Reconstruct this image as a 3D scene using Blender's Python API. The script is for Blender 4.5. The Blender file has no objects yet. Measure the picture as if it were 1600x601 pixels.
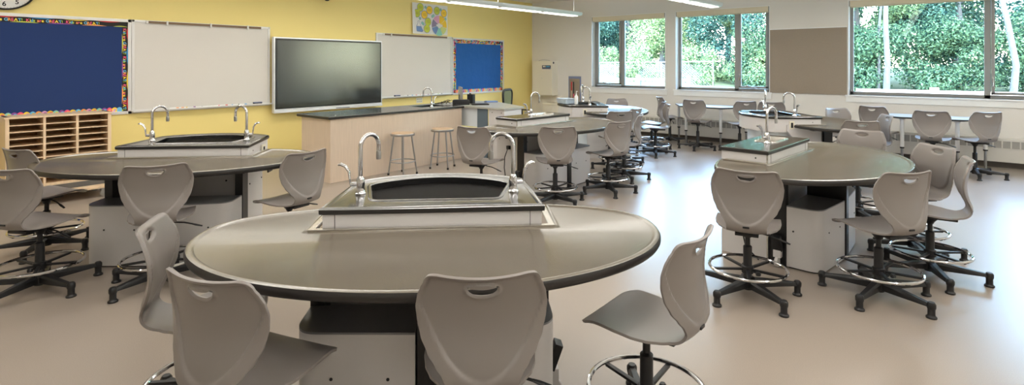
import bpy, bmesh, math, random
from mathutils import Vector, Matrix, Euler
random.seed(7)
PI=math.pi; R=math.radians
scene=bpy.context.scene
COL=scene.collection

# ------------------------------------------------------------------ camera
F=837.0; H=1.63; CY=100.5
TH=math.atan2(680,837); CT,ST=math.cos(TH),math.sin(TH)
cam=bpy.data.cameras.new('camera'); camo=bpy.data.objects.new('camera',cam); COL.objects.link(camo)
cam.sensor_width=36; cam.lens=F/1600*36; cam.shift_x=0; cam.shift_y=-(300.5-CY)/1600
cam.clip_start=.05; cam.clip_end=300
camo.location=(0,0,H); camo.rotation_euler=(PI/2,0,TH-PI/2)
scene.camera=camo
def rd(r,d):            # metres right of / ahead of the camera -> world XY
    return (d*CT+r*ST, d*ST-r*CT)
def onY(px,py,Y):       # where a sight line meets the wall plane Y
    q=(px-800)/F; d=Y/(ST-q*CT); return d*(CT+q*ST), H-(py-CY)*d/F
def onX(px,py,X):
    q=(px-800)/F; d=X/(CT+q*ST); return d*(ST-q*CT), H-(py-CY)*d/F
def onZ(px,py,z):
    d=F*(H-z)/(py-CY); return rd((px-800)/F*d,d)
WY=8.65; WX=11.5; ZC=3.26

# ------------------------------------------------------------------ materials
def lin(c):
    return tuple(((v/255)/12.92 if v/255<=.04045 else ((v/255+.055)/1.055)**2.4) for v in c)
MATS={}
def mat(name,rgb,rough=.5,metal=0,ior=1.5,coat=0,emit=None,es=0,noise=None,bump=0,bscale=60,alpha=None,trans=None):
    m=bpy.data.materials.new(name); m.use_nodes=True; nt=m.node_tree; b=nt.nodes['Principled BSDF']
    c=lin(rgb)+(1,)
    b.inputs['Base Color'].default_value=c; b.inputs['Roughness'].default_value=rough
    b.inputs['Metallic'].default_value=metal; b.inputs['IOR'].default_value=ior
    if coat: b.inputs['Coat Weight'].default_value=coat; b.inputs['Coat Roughness'].default_value=.08
    if emit: b.inputs['Emission Color'].default_value=lin(emit)+(1,); b.inputs['Emission Strength'].default_value=es
    if noise:
        sc,amt,stretch=noise
        tc=nt.nodes.new('ShaderNodeTexCoord'); mp=nt.nodes.new('ShaderNodeMapping'); mp.inputs['Scale'].default_value=stretch
        nz=nt.nodes.new('ShaderNodeTexNoise'); nz.inputs['Scale'].default_value=sc; nz.inputs['Detail'].default_value=5
        rp=nt.nodes.new('ShaderNodeValToRGB')
        rp.color_ramp.elements[0].position=.3; rp.color_ramp.elements[1].position=.7
        rp.color_ramp.elements[0].color=tuple(v*(1-amt) for v in c[:3])+(1,)
        rp.color_ramp.elements[1].color=tuple(min(1,v*(1+amt)) for v in c[:3])+(1,)
        nt.links.new(tc.outputs['Object'],mp.inputs['Vector']); nt.links.new(mp.outputs[0],nz.inputs['Vector'])
        nt.links.new(nz.outputs['Fac'],rp.inputs['Fac']); nt.links.new(rp.outputs['Color'],b.inputs['Base Color'])
    if bump:
        tc=nt.nodes.new('ShaderNodeTexCoord'); nz=nt.nodes.new('ShaderNodeTexNoise'); nz.inputs['Scale'].default_value=bscale; nz.inputs['Detail'].default_value=4
        bp=nt.nodes.new('ShaderNodeBump'); bp.inputs['Strength'].default_value=bump; bp.inputs['Distance'].default_value=.01
        nt.links.new(tc.outputs['Object'],nz.inputs['Vector']); nt.links.new(nz.outputs['Fac'],bp.inputs['Height']); nt.links.new(bp.outputs[0],b.inputs['Normal'])
    MATS[name]=m; return m
ONE=(1,1,1)
M_yellow=mat('yellow_paint',(238,218,140),.5)
M_wall=mat('warm_white_paint',(226,222,215),.55)
M_ceil=mat('ceiling_tile',(235,235,230),.8,noise=(40,.03,ONE))
M_reveal=mat('white_trim_paint',(240,240,238),.45)
M_tackp=mat('taupe_vinyl_panel',(150,136,120),.7,noise=(60,.03,ONE))
M_floor=mat('sheet_vinyl',(158,146,134),.32,ior=1.62,noise=(260,.10,ONE))
M_base=mat('cove_base_rubber',(98,90,82),.5)
M_plastic=mat('grey_chair_plastic',(135,128,124),.36)
M_black=mat('black_plastic',(26,26,28),.42)
M_blackmet=mat('black_steel',(24,24,25),.35)
M_chrome=mat('chrome',(215,215,218),.08,1)
M_steel=mat('brushed_steel',(170,170,170),.32,1)
M_resin=mat('dark_resin_top',(88,77,58),.26,ior=2.6)
M_resin2=mat('black_resin_counter',(44,40,34),.18,ior=2.6)
M_basin=mat('black_resin_basin',(20,20,21),.2,ior=1.6)
M_edge=mat('dark_resin_edge',(40,37,35),.42)
M_panel=mat('pale_powder_coat',(210,207,206),.35)
M_podtop=mat('grey_shelf_top',(122,122,124),.3)
M_trimal=mat('aluminium_trim',(200,196,188),.25,.9)
M_alu=mat('board_aluminium',(216,215,213),.35,.3)
M_white=mat('whiteboard_enamel',(212,208,202),.2)
M_cork=mat('map_rail_cork',(122,100,78),.8,noise=(200,.2,ONE))
M_maple=mat('maple_veneer',(216,197,177),.4,noise=(5,.05,(9,9,.6)))
M_maple2=mat('maple_shelving',(228,202,168),.4,noise=(5,.07,(9,9,.6)))
M_hard=mat('brown_hardboard',(178,142,102),.6)
M_mdf=mat('stool_hardboard_seat',(186,158,128),.45,noise=(60,.1,ONE))
M_navy=mat('navy_board_paper',(18,48,102),.8,bump=.25,bscale=3)
M_blue=mat('blue_board_paper',(14,88,160),.7,bump=.9,bscale=4)
M_screen=mat('display_screen',(16,17,17),.2,ior=1.85)
M_bezel=mat('display_bezel',(14,14,15),.3)
M_dispfr=mat('display_white_frame',(225,228,232),.3,.3)
M_frame=mat('window_frame_grey',(150,150,147),.4)
M_shade=mat('shade_cream_fabric',(228,216,190),.8)
M_lamp=mat('lamp_body_white',(225,230,232),.4)
M_lens=mat('lamp_lens',(255,255,255),.5,emit=(255,250,242),es=3.2)
M_grill=mat('vent_shadow_grey',(160,157,150),.6)
M_conv=mat('convector_enamel',(214,210,202),.4)
M_desk=mat('grey_desk_laminate',(168,168,160),.3)
M_deskw=mat('pale_desk_panel',(214,222,228),.5)
M_deskd=mat('slate_desk_panel',(92,108,120),.5)
M_cab=mat('cream_enamel',(228,222,206),.4)
M_leg=mat('white_leg_enamel',(225,224,222),.35)
M_paper=mat('white_paper',(232,232,230),.7)
M_ink=mat('dark_ink',(30,30,32),.6)
M_mesh=mat('olive_chair_mesh',(120,122,82),.7)
M_blk=mat('border_black',(22,20,20),.7)
PAL={k:mat('paper_'+k,v,.6) for k,v in dict(pink=(238,88,130),yellow=(246,218,60),cyan=(110,190,232),orange=(246,160,80),green=(170,205,70),red=(214,40,48),azure=(20,150,215),purple=(140,70,150),lime=(196,206,70),gold=(240,200,50),teal=(140,205,190),mauve=(180,150,190),greyblue=(110,140,190),plum=(140,130,160),rose=(216,160,190),leafy=(200,210,130)).items()}
M_bin=mat('pale_blue_plastic_bin',(196,210,222),.35)
M_outlet=mat('ivory_plate',(226,220,200),.4)
M_slate=mat('board_grey_blue',(120,130,160),.6)

# glass: clear pane with mirror-like surface by fresnel
g=bpy.data.materials.new('window_glass'); g.use_nodes=True; nt=g.node_tree; nt.nodes.clear()
o_=nt.nodes.new('ShaderNodeOutputMaterial'); mx=nt.nodes.new('ShaderNodeMixShader'); tr=nt.nodes.new('ShaderNodeBsdfTransparent'); gl=nt.nodes.new('ShaderNodeBsdfGlossy'); fr=nt.nodes.new('ShaderNodeFresnel')
tr.inputs[0].default_value=(.93,.97,.96,1); gl.inputs['Roughness'].default_value=.01; fr.inputs[0].default_value=1.18
nt.links.new(fr.outputs[0],mx.inputs[0]); nt.links.new(tr.outputs[0],mx.inputs[1]); nt.links.new(gl.outputs[0],mx.inputs[2]); nt.links.new(mx.outputs[0],o_.inputs[0])
M_glass=g
def leafmat(name,c1,c2):
    m=bpy.data.materials.new(name); m.use_nodes=True; nt=m.node_tree; nt.nodes.clear()
    o=nt.nodes.new('ShaderNodeOutputMaterial'); mx=nt.nodes.new('ShaderNodeMixShader'); mx.inputs[0].default_value=.35
    d=nt.nodes.new('ShaderNodeBsdfDiffuse'); t=nt.nodes.new('ShaderNodeBsdfTranslucent')
    gm=nt.nodes.new('ShaderNodeNewGeometry'); rp=nt.nodes.new('ShaderNodeValToRGB')
    rp.color_ramp.elements[0].color=lin(c1)+(1,); rp.color_ramp.elements[1].color=lin(c2)+(1,)  # dark teal to pale: foliage shadow and highlight put into per-leaf colour
    nt.links.new(gm.outputs['Random Per Island'],rp.inputs[0]); nt.links.new(rp.outputs[0],d.inputs[0]); nt.links.new(rp.outputs[0],t.inputs[0])
    nt.links.new(d.outputs[0],mx.inputs[1]); nt.links.new(t.outputs[0],mx.inputs[2]); nt.links.new(mx.outputs[0],o.inputs[0])
    return m
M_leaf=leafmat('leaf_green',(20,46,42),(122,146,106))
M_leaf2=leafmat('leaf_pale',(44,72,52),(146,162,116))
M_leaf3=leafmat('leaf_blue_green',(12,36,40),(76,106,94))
M_bark=mat('grey_bark',(66,66,66),.9,noise=(14,.25,(1,1,.3)))
M_grass=mat('pale_meadow_grass',(70,80,50),.95,noise=(3,.25,ONE))
M_wood=mat('weathered_rail_wood',(214,190,165),.85,noise=(8,.12,ONE))
M_woodg=mat('grey_rail_wood',(92,90,88),.85,noise=(8,.12,ONE))

# ------------------------------------------------------------------ mesh helpers
class MB:
    def __init__(s): s.bm=bmesh.new(); s.mats=[]
    def mi(s,m):
        if m not in s.mats: s.mats.append(m)
        return s.mats.index(m)
    def _add(s,vs,fs,m):
        i=s.mi(m); bv=[s.bm.verts.new(v) for v in vs]
        out=[]
        for f in fs:
            try: nf=s.bm.faces.new([bv[k] for k in f]); nf.material_index=i; out.append(nf)
            except ValueError: pass
        return bv,out
    def box(s,x0,x1,y0,y1,z0,z1,m,bev=0,M=None):
        vs=[(x,y,z) for z in (z0,z1) for y in (y0,y1) for x in (x0,x1)]
        if M: vs=[M@Vector(v) for v in vs]
        bv,fs=s._add(vs,[(0,2,3,1),(4,5,7,6),(0,1,5,4),(2,6,7,3),(0,4,6,2),(1,3,7,5)],m)
        if bev:
            es=list({e for f in fs for e in f.edges})
            r=bmesh.ops.bevel(s.bm,geom=es,offset=bev,segments=2,affect='EDGES',profile=.7)
            for f in r['faces']: f.material_index=s.mi(m)
        return s
    def rings(s,loops,m,cap0=True,cap1=True,closed=True):
        i=s.mi(m); L=[[s.bm.verts.new(v) for v in lp] for lp in loops]; n=len(L[0])
        for a,b in zip(L,L[1:]):
            for k in range(n if closed else n-1):
                try: f=s.bm.faces.new((a[k],a[(k+1)%n],b[(k+1)%n],b[k])); f.material_index=i
                except ValueError: pass
        if cap0:
            f=s.bm.faces.new(list(reversed(L[0]))); f.material_index=i
        if cap1:
            f=s.bm.faces.new(L[-1]); f.material_index=i
        return L
    def lathe(s,prof,m,c=(0,0,0),n=20,axis='Z',cap=True,M=None):
        lp=[]
        for r,z in prof:
            ring=[]
            for k in range(n):
                a=2*PI*k/n; v=Vector((r*math.cos(a),r*math.sin(a),z))
                if axis=='X': v=Vector((v.z,v.x,v.y))
                if axis=='Y': v=Vector((v.y,v.z,v.x))
                v=v+Vector(c)
                ring.append(M@v if M else v)
            lp.append(ring)
        s.rings(lp,m,cap,cap); return s
    def tube(s,path,r,m,n=10,closed=False,cap=True,flat=None):
        P=[Vector(p) for p in path]; N=len(P); rr=r if isinstance(r,(list,tuple)) else [r]*N
        T=[]
        for i in range(N):
            if closed: t=P[(i+1)%N]-P[i-1]
            else: t=P[min(i+1,N-1)]-P[max(i-1,0)]
            T.append(t.normalized())
        up=Vector((0,0,1)) if abs(T[0].z)<.9 else Vector((1,0,0))
        u=(up-T[0]*up.dot(T[0])).normalized(); loops=[]
        for i in range(N):
            u=(u-T[i]*u.dot(T[i])).normalized(); w=T[i].cross(u)
            f=flat or 1
            loops.append([P[i]+(u*math.cos(2*PI*k/n)*f+w*math.sin(2*PI*k/n))*rr[i] for k in range(n)])
        if closed:
            loops.append(loops[0]); 
            L=[[s.bm.verts.new(v) for v in lp] for lp in loops[:-1]]; L.append(L[0]); i0=s.mi(m)
            for a,b in zip(L,L[1:]):
                for k in range(n):
                    f=s.bm.faces.new((a[k],a[(k+1)%n],b[(k+1)%n],b[k])); f.material_index=i0
        else: s.rings(loops,m,cap,cap)
        return s
    def prism(s,outline,z0,z1,m,M=None):
        lo=[Vector((x,y,z0)) for x,y in outline]; hi=[Vector((x,y,z1)) for x,y in outline]
        if M: lo=[M@v for v in lo]; hi=[M@v for v in hi]
        s.rings([lo,hi],m); return s
    def poly(s,vs,m):
        s._add(vs,[tuple(range(len(vs)))],m); return s
    def build(s,name,parent=None,smooth=35,loc=None,rotz=None):
        bmesh.ops.recalc_face_normals(s.bm,faces=s.bm.faces)
        me=bpy.data.meshes.new(name); s.bm.to_mesh(me); s.bm.free()
        for m in s.mats: me.materials.append(m)
        if smooth:
            me.polygons.foreach_set('use_smooth',[True]*len(me.polygons)); me.set_sharp_from_angle(angle=R(smooth))
        o=bpy.data.objects.new(name,me); COL.objects.link(o)
        if parent: o.parent=parent
        if loc: o.location=loc
        if rotz is not None: o.rotation_euler=(0,0,rotz)
        return o
def thing(name,label,cat,loc=(0,0,0),rotz=0,group=None):
    o=bpy.data.objects.new(name,None); COL.objects.link(o); o.empty_display_size=.1
    o.location=loc; o.rotation_euler=(0,0,rotz); o['label']=label; o['category']=cat
    if group: o['group']=group
    return o
def tag(o,label,cat,group=None):
    o['label']=label; o['category']=cat
    if group: o['group']=group
    return o
def struct(o): o['kind']='structure'; return o
def dup(root,loc,rotz,label,group=None):
    def cp(o,par):
        c=o.copy(); COL.objects.link(c)
        if par: c.parent=par
        for ch in KIDS(o): cp(ch,c)
        return c
    KIDS=lambda o:[x for x in ALL if x.parent==o]
    ALL=list(COL.objects)
    c=cp(root,None); c.location=loc; c.rotation_euler=(0,0,rotz); c['label']=label
    if group: c['group']=group
    return c
def arc(cx,cy,r,a0,a1,n):
    return [(cx+r*math.cos(R(a0+(a1-a0)*i/n)),cy+r*math.sin(R(a0+(a1-a0)*i/n))) for i in range(n+1)]
def inset(pts,d):
    n=len(pts); out=[]
    A=sum(pts[i][0]*pts[(i+1)%n][1]-pts[(i+1)%n][0]*pts[i][1] for i in range(n))
    sg=1 if A>0 else -1
    for i in range(n):
        p0,p1,p2=Vector(pts[i-1]),Vector(pts[i]),Vector(pts[(i+1)%n])
        e1=(p1-p0).normalized(); e2=(p2-p1).normalized()
        n1=Vector((-e1.y,e1.x))*sg; n2=Vector((-e2.y,e2.x))*sg
        b=(n1+n2); 
        if b.length<1e-6: b=n1
        b.normalize(); k=d/max(.35,b.dot(n1)); q=p1+b*k; out.append((q.x,q.y))
    return out
def roundpoly(pts,r,n=5):
    out=[]; N=len(pts)
    for i in range(N):
        p0,p1,p2=Vector(pts[i-1]),Vector(pts[i]),Vector(pts[(i+1)%N])
        rr=r[i] if isinstance(r,(list,tuple)) else r
        if rr<=0: out.append(tuple(p1)); continue
        a=p1+(p0-p1).normalized()*rr; b=p1+(p2-p1).normalized()*rr
        for k in range(n+1):
            t=k/n; q=a*(1-t)**2+p1*2*t*(1-t)+b*t*t; out.append((q.x,q.y))
    return out
def capped(mb,outline,profile,m,top=None,hole=None,edge=None,nedge=0):
    """solid slab: profile = (inset,z) from the bottom up; optional hole outline in the top"""
    loops=[[(x,y,z) for x,y in inset(outline,i)] if i else [(x,y,z) for x,y in outline] for i,z in profile]
    k=nedge
    if edge and k:
        mb.rings(loops[:k+1],edge,True,False); L=mb.rings(loops[k:],m,False,hole is None)
    else: L=mb.rings(loops,m,True,hole is None)
    if hole:
        zt=profile[-1][1]; hv=[mb.bm.verts.new((x,y,zt)) for x,y in hole]
        top=L[-1]; es=[]
        for lp in (top,hv):
            for a,b in zip(lp,lp[1:]+lp[:1]):
                e=mb.bm.edges.get((a,b)) or mb.bm.edges.new((a,b)); es.append(e)
        r=bmesh.ops.triangle_fill(mb.bm,edges=es,use_beauty=True)
        i=mb.mi(m)
        for f in r['geom']:
            if isinstance(f,bmesh.types.BMFace): f.material_index=i

# text helper
_tc={}
def glyph(ch):
    if ch in _tc: return _tc[ch]
    cu=bpy.data.curves.new('t','FONT'); cu.body=ch; cu.size=1; cu.resolution_u=3; cu.offset=.022
    o=bpy.data.objects.new('t',cu); COL.objects.link(o); bpy.context.view_layer.update()
    me=bpy.data.meshes.new_from_object(o.evaluated_get(bpy.context.evaluated_depsgraph_get()))
    vs=[tuple(v.co) for v in me.vertices]; fs=[tuple(p.vertices) for p in me.polygons]
    w=max((v[0] for v in vs),default=.3)-min((v[0] for v in vs),default=0)
    x0=min((v[0] for v in vs),default=0)
    vs=[(v[0]-x0,v[1],0) for v in vs]
    bpy.data.objects.remove(o); bpy.data.curves.remove(cu); bpy.data.meshes.remove(me)
    _tc[ch]=(vs,fs,w); return _tc[ch]
def write(mb,text,size,M,mats,jit=0,gap=.12,bold=0):
    x=0; k=0
    for ch in text:
        if ch==' ': x+=size*.35; continue
        vs,fs,w=glyph(ch)
        J=Matrix.Rotation(random.uniform(-jit,jit),4,'Z')
        m=mats[k%len(mats)]; k+=1
        mb._add([M@(Vector((x+.5*w*size,.35*size,0))+J@Vector(((v[0]-.5*w)*size*(1+bold),(v[1]-.35)*size,0))) for v in vs],fs,m)
        x+=(w+gap)*size
    return x

# ------------------------------------------------------------------ room shell
X0,Y0=-3.2,-3.4
b=MB(); b.box(X0,WX+.25,Y0,WY+.2,-.1,0,M_floor); struct(b.build('floor',smooth=0))
b=MB(); b.box(X0,WX+.25,Y0,WY+.2,ZC,ZC+.1,M_ceil)
x=X0
ceil=struct(b.build('ceiling',smooth=0))
b=MB(); b.box(X0,WX+.25,WY,WY+.2,0,ZC,M_yellow); struct(b.build('wall_front',smooth=0))
b=MB(); b.box(X0-.2,X0,Y0,WY+.2,0,ZC,M_wall); struct(b.build('wall_left',smooth=0))
b=MB(); b.box(X0,WX+.25,Y0-.2,Y0,0,ZC,M_wall); struct(b.build('wall_rear',smooth=0))
# window openings (Y on the wall face)
def Yx(px): return onX(px,0,WX)[0]
ZH=2.80; ZS=1.075
wins=[(Yx(1040),Yx(924)),(Yx(1203),Yx(1055)),(-2.55,Yx(1325))]
b=MB(); T=WX+.25
b.box(WX,T,Y0,WY,ZH,ZC,M_wall); b.box(WX,T,Y0,WY,0,ZS,M_wall)
ys=[Y0]+[v for w in sorted(wins) for v in w]+[WY]
for i in range(0,len(ys),2): b.box(WX,T,ys[i],ys[i+1],ZS,ZH,M_wall)
struct(b.build('wall_right',smooth=0))
b=MB()
b.box(.2,WX-.2,WY-.012,WY,0,.1,M_conv); b.box(X0,.2,WY-.012,WY,0,.1,M_conv)
struct(b.build('baseboard_front',smooth=0))
b=MB(); b.box(WX-.02,WX,Y0,WY,0,.09,M_base); b.box(WX-.035,WX,Y0,WY,0,.015,M_base); struct(b.build('baseboard_right',smooth=0))

def window(n,ya,yb,mull,cas,label):
    """ya<yb; mull = Y of mullion centre; cas='lo'/'hi' side that has the casement"""
    fx=WX+.165
    b=MB()
    # white reveal boards
    rv=.012
    b.box(WX-.004,fx+.06,yb-rv,yb,ZS,ZH,M_reveal); b.box(WX-.004,fx+.06,ya,ya+rv,ZS,ZH,M_reveal); b.box(WX-.004,fx+.06,ya,yb,ZH-rv,ZH,M_reveal)
    b.box(WX-.035,fx+.06,ya-.04,yb+.04,ZS-.028,ZS,M_reveal,.004)
    b.box(WX-.018,WX,ya-.03,yb+.03,ZS-.13,ZS-.028,M_reveal,.003)
    w=struct(b.build('window_%d'%n,smooth=0))
    f=MB(); a,c=ya+rv,yb-rv; fw=.055
    f.box(fx,fx+.07,a,a+fw,ZS,ZH,M_frame,.004); f.box(fx,fx+.07,c-fw,c,ZS,ZH,M_frame,.004)
    f.box(fx,fx+.07,a,c,ZS,ZS+fw,M_frame,.004); f.box(fx,fx+.07,a,c,ZH-fw,ZH,M_frame,.004)
    f.box(fx,fx+.07,mull-.04,mull+.04,ZS,ZH,M_frame,.004)
    f.build('window_frame',w,0)
    lo,hi=((a+fw,mull-.04) if cas=='lo' else (mull+.04,c-fw))
    flo,fhi=((mull+.04,c-fw) if cas=='lo' else (a+fw,mull-.04))
    z0,z1=ZS+fw,ZH-fw; sw=.05
    s=MB()
    s.box(fx-.02,fx+.04,lo+.006,lo+sw,z0+.006,z1-.006,M_frame,.005); s.box(fx-.02,fx+.04,hi-sw,hi-.006,z0+.006,z1-.006,M_frame,.005)
    s.box(fx-.02,fx+.04,lo+.006,hi-.006,z0+.006,z0+sw,M_frame,.005); s.box(fx-.02,fx+.04,lo+.006,hi-.006,z1-sw,z1-.006,M_frame,.005)
    sash=s.build('casement_sash',w,0)
    k=MB(); ym=(lo+hi)/2
    k.box(fx-.05,fx-.02,ym-.07,ym+.07,z0+.005,z0+.03,M_steel,.006)
    k.tube([(fx-.055,ym-.02,z0+.03),(fx-.075,ym+.05,z0+.05),(fx-.07,ym+.11,z0+.06)],.009,M_steel,8)
    k.lathe([(.012,-.02),(.014,0),(.008,.012)],M_steel,(fx-.07,ym+.115,z0+.065),10)
    k.build('crank_handle',sash)
    k=MB(); yl=(hi-.025) if cas=='lo' else (lo+.025)
    k.box(fx-.035,fx-.02,yl-.012,yl+.012,z0+.14,z0+.30,M_steel,.004); k.tube([(fx-.04,yl,z0+.15),(fx-.05,yl,z0+.2),(fx-.045,yl,z0+.28)],.008,M_chrome,8)
    k.build('lock_lever',sash)
    p=MB(); p.box(fx+.03,fx+.036,flo,fhi,z0,z1,M_glass); p.build('glass_pane',w,0)
    p=MB(); p.box(fx+.01,fx+.016,lo+sw,hi-sw,z0+sw,z1-sw,M_glass); p.build('glass_pane',sash,0)
    # roller shade cassette, mounted in the head
    s=MB(); s.box(WX-.004,WX+.08,ya+.03,yb-.03,ZH-.115,ZH-.006,M_shade,.004)
    s.box(WX-.002,WX+.06,ya+.015,ya+.03,ZH-.11,ZH-.01,M_frame); s.box(WX-.002,WX+.06,yb-.03,yb-.015,ZH-.11,ZH-.01,M_frame)
    s.lathe([(.012,ya+.04),(.012,yb-.04)],M_shade,(WX+.05,0,ZH-.122),10,'Y')
    tag(s.build('roller_shade'),label,'window shade')
window(1,*wins[0],onX(973,0,WX+.16)[0],'hi','rolled-up cream shade over the narrow window nearest the yellow wall')
window(2,*wins[1],onX(1151,0,WX+.16)[0],'lo','rolled-up cream shade over the window left of the taupe panel')
window(3,*wins[2],onX(1543,0,WX+.16)[0],'lo','rolled-up cream shade over the big window right of the taupe panel')

# taupe tack panel between the windows
b=MB(); ya,yb=Yx(1323.5),Yx(1203.5); z1=onX(1202,47,WX)[1]
b.box(WX-.022,WX,ya,yb,ZS-.005,z1,M_tackp,.004); b.box(WX-.03,WX,ya,yb,z1,z1+.018,M_reveal,.002)
tag(b.build('tack_panel',smooth=0),'wide taupe fabric tack panel on the wall between two windows','wall panel')

# convector along the window wall
t=thing('convector_cover','long white radiator cover with a louvre band below the windows','radiator',(WX-.02,0,0))
b=MB(); y1=onX(924,0,WX)[0]-.3; b.box(-.13,0.02,Y0+.05,y1,.10,.47,M_conv,.006); b.build('cover_body',t,0)
b=MB(); b.box(-.1342,-.129,Y0+.1,y1-.05,.315,.435,M_grill); b.build('louvre_backing',t,0)
b=MB(); y=Y0+.1
b.box(-.1375,-.133,Y0+.1,y1-.05,.43,.438,M_conv); b.box(-.1375,-.133,Y0+.1,y1-.05,.312,.320,M_conv)
while y<y1-.05: b.box(-.1375,-.133,y,y+.016,.315,.435,M_conv); y+=.105
b.build('louvre_grille',t,0)

# ------------------------------------------------------------------ chair
def shell_mesh():
    pr=[(.236,.462),(.226,.478),(.198,.490),(.13,.497),(.04,.491),(-.06,.482),(-.14,.482),(-.20,.494),(-.234,.520),(-.246,.556),(-.240,.61),(-.228,.67),(-.223,.73),(-.229,.79),(-.241,.85),(-.254,.895),(-.262,.915)]
    # dense arc-length resample (catmull)
    P=[Vector((0,a,c)) for a,c in pr]; D=[]
    for i in range(len(P)-1):
        p0,p1,p2,p3=P[max(i-1,0)],P[i],P[i+1],P[min(i+2,len(P)-1)]
        for k in range(20):
            t=k/20; D.append(.5*((2*p1)+(-p0+p2)*t+(2*p0-5*p1+4*p2-p3)*t*t+(-p0+3*p1-3*p2+p3)*t**3))
    D.append(P[-1]); S=[0]
    for a,c in zip(D,D[1:]): S.append(S[-1]+(c-a).length)
    Lt=S[-1]
    def at(s):
        s=max(0,min(Lt,s)); 
        import bisect
        i=max(0,min(len(S)-2,bisect.bisect_right(S,s)-1)); f=(s-S[i])/max(1e-9,S[i+1]-S[i])
        return D[i].lerp(D[i+1],f),(D[i+1]-D[i]).normalized()
    def s_of(z):   # arc length on the back for height z
        for i in range(len(D)-1,0,-1):
            if D[i].z<=z: return S[i]
        return 0
    sj=s_of(.535)
    wp=[(0,.105),(.005,.134),(.014,.160),(.030,.184),(.055,.202),(.12,.214),(.20,.216),(.27,.208),(.33,.188),(.38,.155),(.42,.128),(sj+.005,.124),(s_of(.575),.136),(s_of(.61),.160),(s_of(.65),.188),(s_of(.70),.211),(s_of(.75),.224),(s_of(.79),.228),(s_of(.83),.222),(s_of(.86),.211),(Lt-.038,.200),(Lt-.028,.1985),(Lt-.018,.193),(Lt-.010,.184),(Lt-.004,.171),(Lt,.155)]
    wp.sort()
    def W(s):
        for (a,x),(c,y) in zip(wp,wp[1:]):
            if s<=c:
                t=(s-a)/max(1e-9,c-a); t=t*t*(3-2*t)*.5+t*.5; return x+(y-x)*t
        return wp[-1][1]
    NI,NJ=128,60
    s0=Lt-.038
    ss=[]
    for i in range(NI+1):
        t=i/NI; ss.append(Lt*(t if True else t))
    # concentrate rows at both ends
    ss=[Lt*(t+ -.045*math.sin(2*PI*t)) for t in [i/NI for i in range(NI+1)]]
    UV=[[((2*j/NJ-1)*W(s),s) for j in range(NJ+1)] for s in ss]
    # slot: cells block
    sc=s_of(.862); ic=min(range(NI+1),key=lambda i:abs(ss[i]-sc)); i0,i1=ic-3,ic+3; j0,j1=NJ//2-7,NJ//2+7
    cu=0; cs=(ss[i0]+ss[i1])/2; a_,b_=.054,.0165
    def outline(ang):
        x=a_*math.copysign(abs(math.cos(ang))**.75,math.cos(ang)); y=b_*math.copysign(abs(math.sin(ang))**.75,math.sin(ang))
        return x,y+.013*(x/a_)**2-.004
    tgt={}
    for i in range(i0,i1+1):
        for j in range(j0,j1+1):
            if i in(i0,i1) or j in (j0,j1):
                nx=(j-NJ/2)/7; ny=(i-ic)/3
                ang=math.atan2(ny,nx); x,y=outline(ang); tgt[(i,j)]=(x,cs+y)
    for (i,j),(x,y) in tgt.items():
        u,v=UV[i][j]; dx,dy=x-u,y-v
        UV[i][j]=(x,y)
    # relax outward rings
    for ring,fa in ((1,.6),(2,.25)):
        for i in range(max(0,i0-ring),min(NI,i1+ring)+1):
            for j in range(j0-ring,j1+ring+1):
                if (i in (i0-ring,i1+ring) or j in (j0-ring,j1+ring)) and 0<i<NI:
                    ii=max(i0,min(i1,i)); jj=max(j0,min(j1,j)); x,y=tgt.get((ii,jj),UV[ii][jj])
                    ou,ov=((2*jj/NJ-1)*W(ss[ii]),ss[ii]); u,v=UV[i][j]
                    UV[i][j]=(u+(x-ou)*fa,v+(y-ov)*fa)
    bm=bmesh.new(); V=[]
    def smooth(t): t=max(0,min(1,t)); return t*t*(3-2*t)
    sb=s_of(.60); 
    for i in range(NI+1):
        row=[]
        for j in range(NJ+1):
            u,s=UV[i][j]; p,t=at(s); n=Vector((0,-t.z,t.y))   # normal: up on the seat, forward on the back
            if n.z<0 and s<sj-.1: n=-n
            if s>=sj-.1 and n.y<0: n=-n
            w=W(s); q=abs(u)/.22
            k=smooth((s-(sj-.12))/.2)
            lift=(1-k)*.018*q*q*smooth(s/.12) + k*.052*q*q
            # waterfall edges and shield panel
            off=0
            zz=p.z
            if s>sj:
                vz=.540+.25*(min(1,abs(u)/.215))**1.9   # V of the shield
                d=(zz-vz); e=math.hypot(u/(a_+.006),(s-cs-.004)/(b_+.010)); off=.010*smooth(d/.020)*smooth((w-abs(u)-.007)/.014)*smooth((Lt-s-.006)/.013)*smooth((e-.86)/.26)
            dz=-.002*(u/.19)**2*smooth((s-(Lt-.08))/.08)
            co=Vector((u,p.y,p.z))+Vector((0,n.y,n.z))*(lift+off)+Vector((0,0,dz))
            row.append(bm.verts.new(co))
        V.append(row)
    for i in range(NI):
        for j in range(NJ):
            if i0<=i<i1 and j0<=j<j1: continue
            bm.faces.new((V[i][j],V[i][j+1],V[i+1][j+1],V[i+1][j]))
    for v in [v for v in bm.verts if not v.link_faces]: bm.verts.remove(v)
    bmesh.ops.recalc_face_normals(bm,faces=bm.faces)
    me=bpy.data.meshes.new('s'); bm.to_mesh(me); bm.free()
    me.materials.append(M_plastic)
    o=bpy.data.objects.new('s',me); COL.objects.link(o)
    sd=o.modifiers.new('s','SOLIDIFY'); sd.thickness=.011; sd.offset=0; sd.use_even_offset=True
    bv=o.modifiers.new('b','BEVEL'); bv.width=.0035; bv.segments=2; bv.limit_method='ANGLE'; bv.angle_limit=R(50)
    bpy.context.view_layer.update()
    out=bpy.data.meshes.new_from_object(o.evaluated_get(bpy.context.evaluated_depsgraph_get()))
    bpy.data.objects.remove(o); out.name='seat_shell'
    out.polygons.foreach_set('use_smooth',[True]*len(out.polygons)); out.set_sharp_from_angle(angle=R(60))
    return out
SHELL=shell_mesh()
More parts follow.
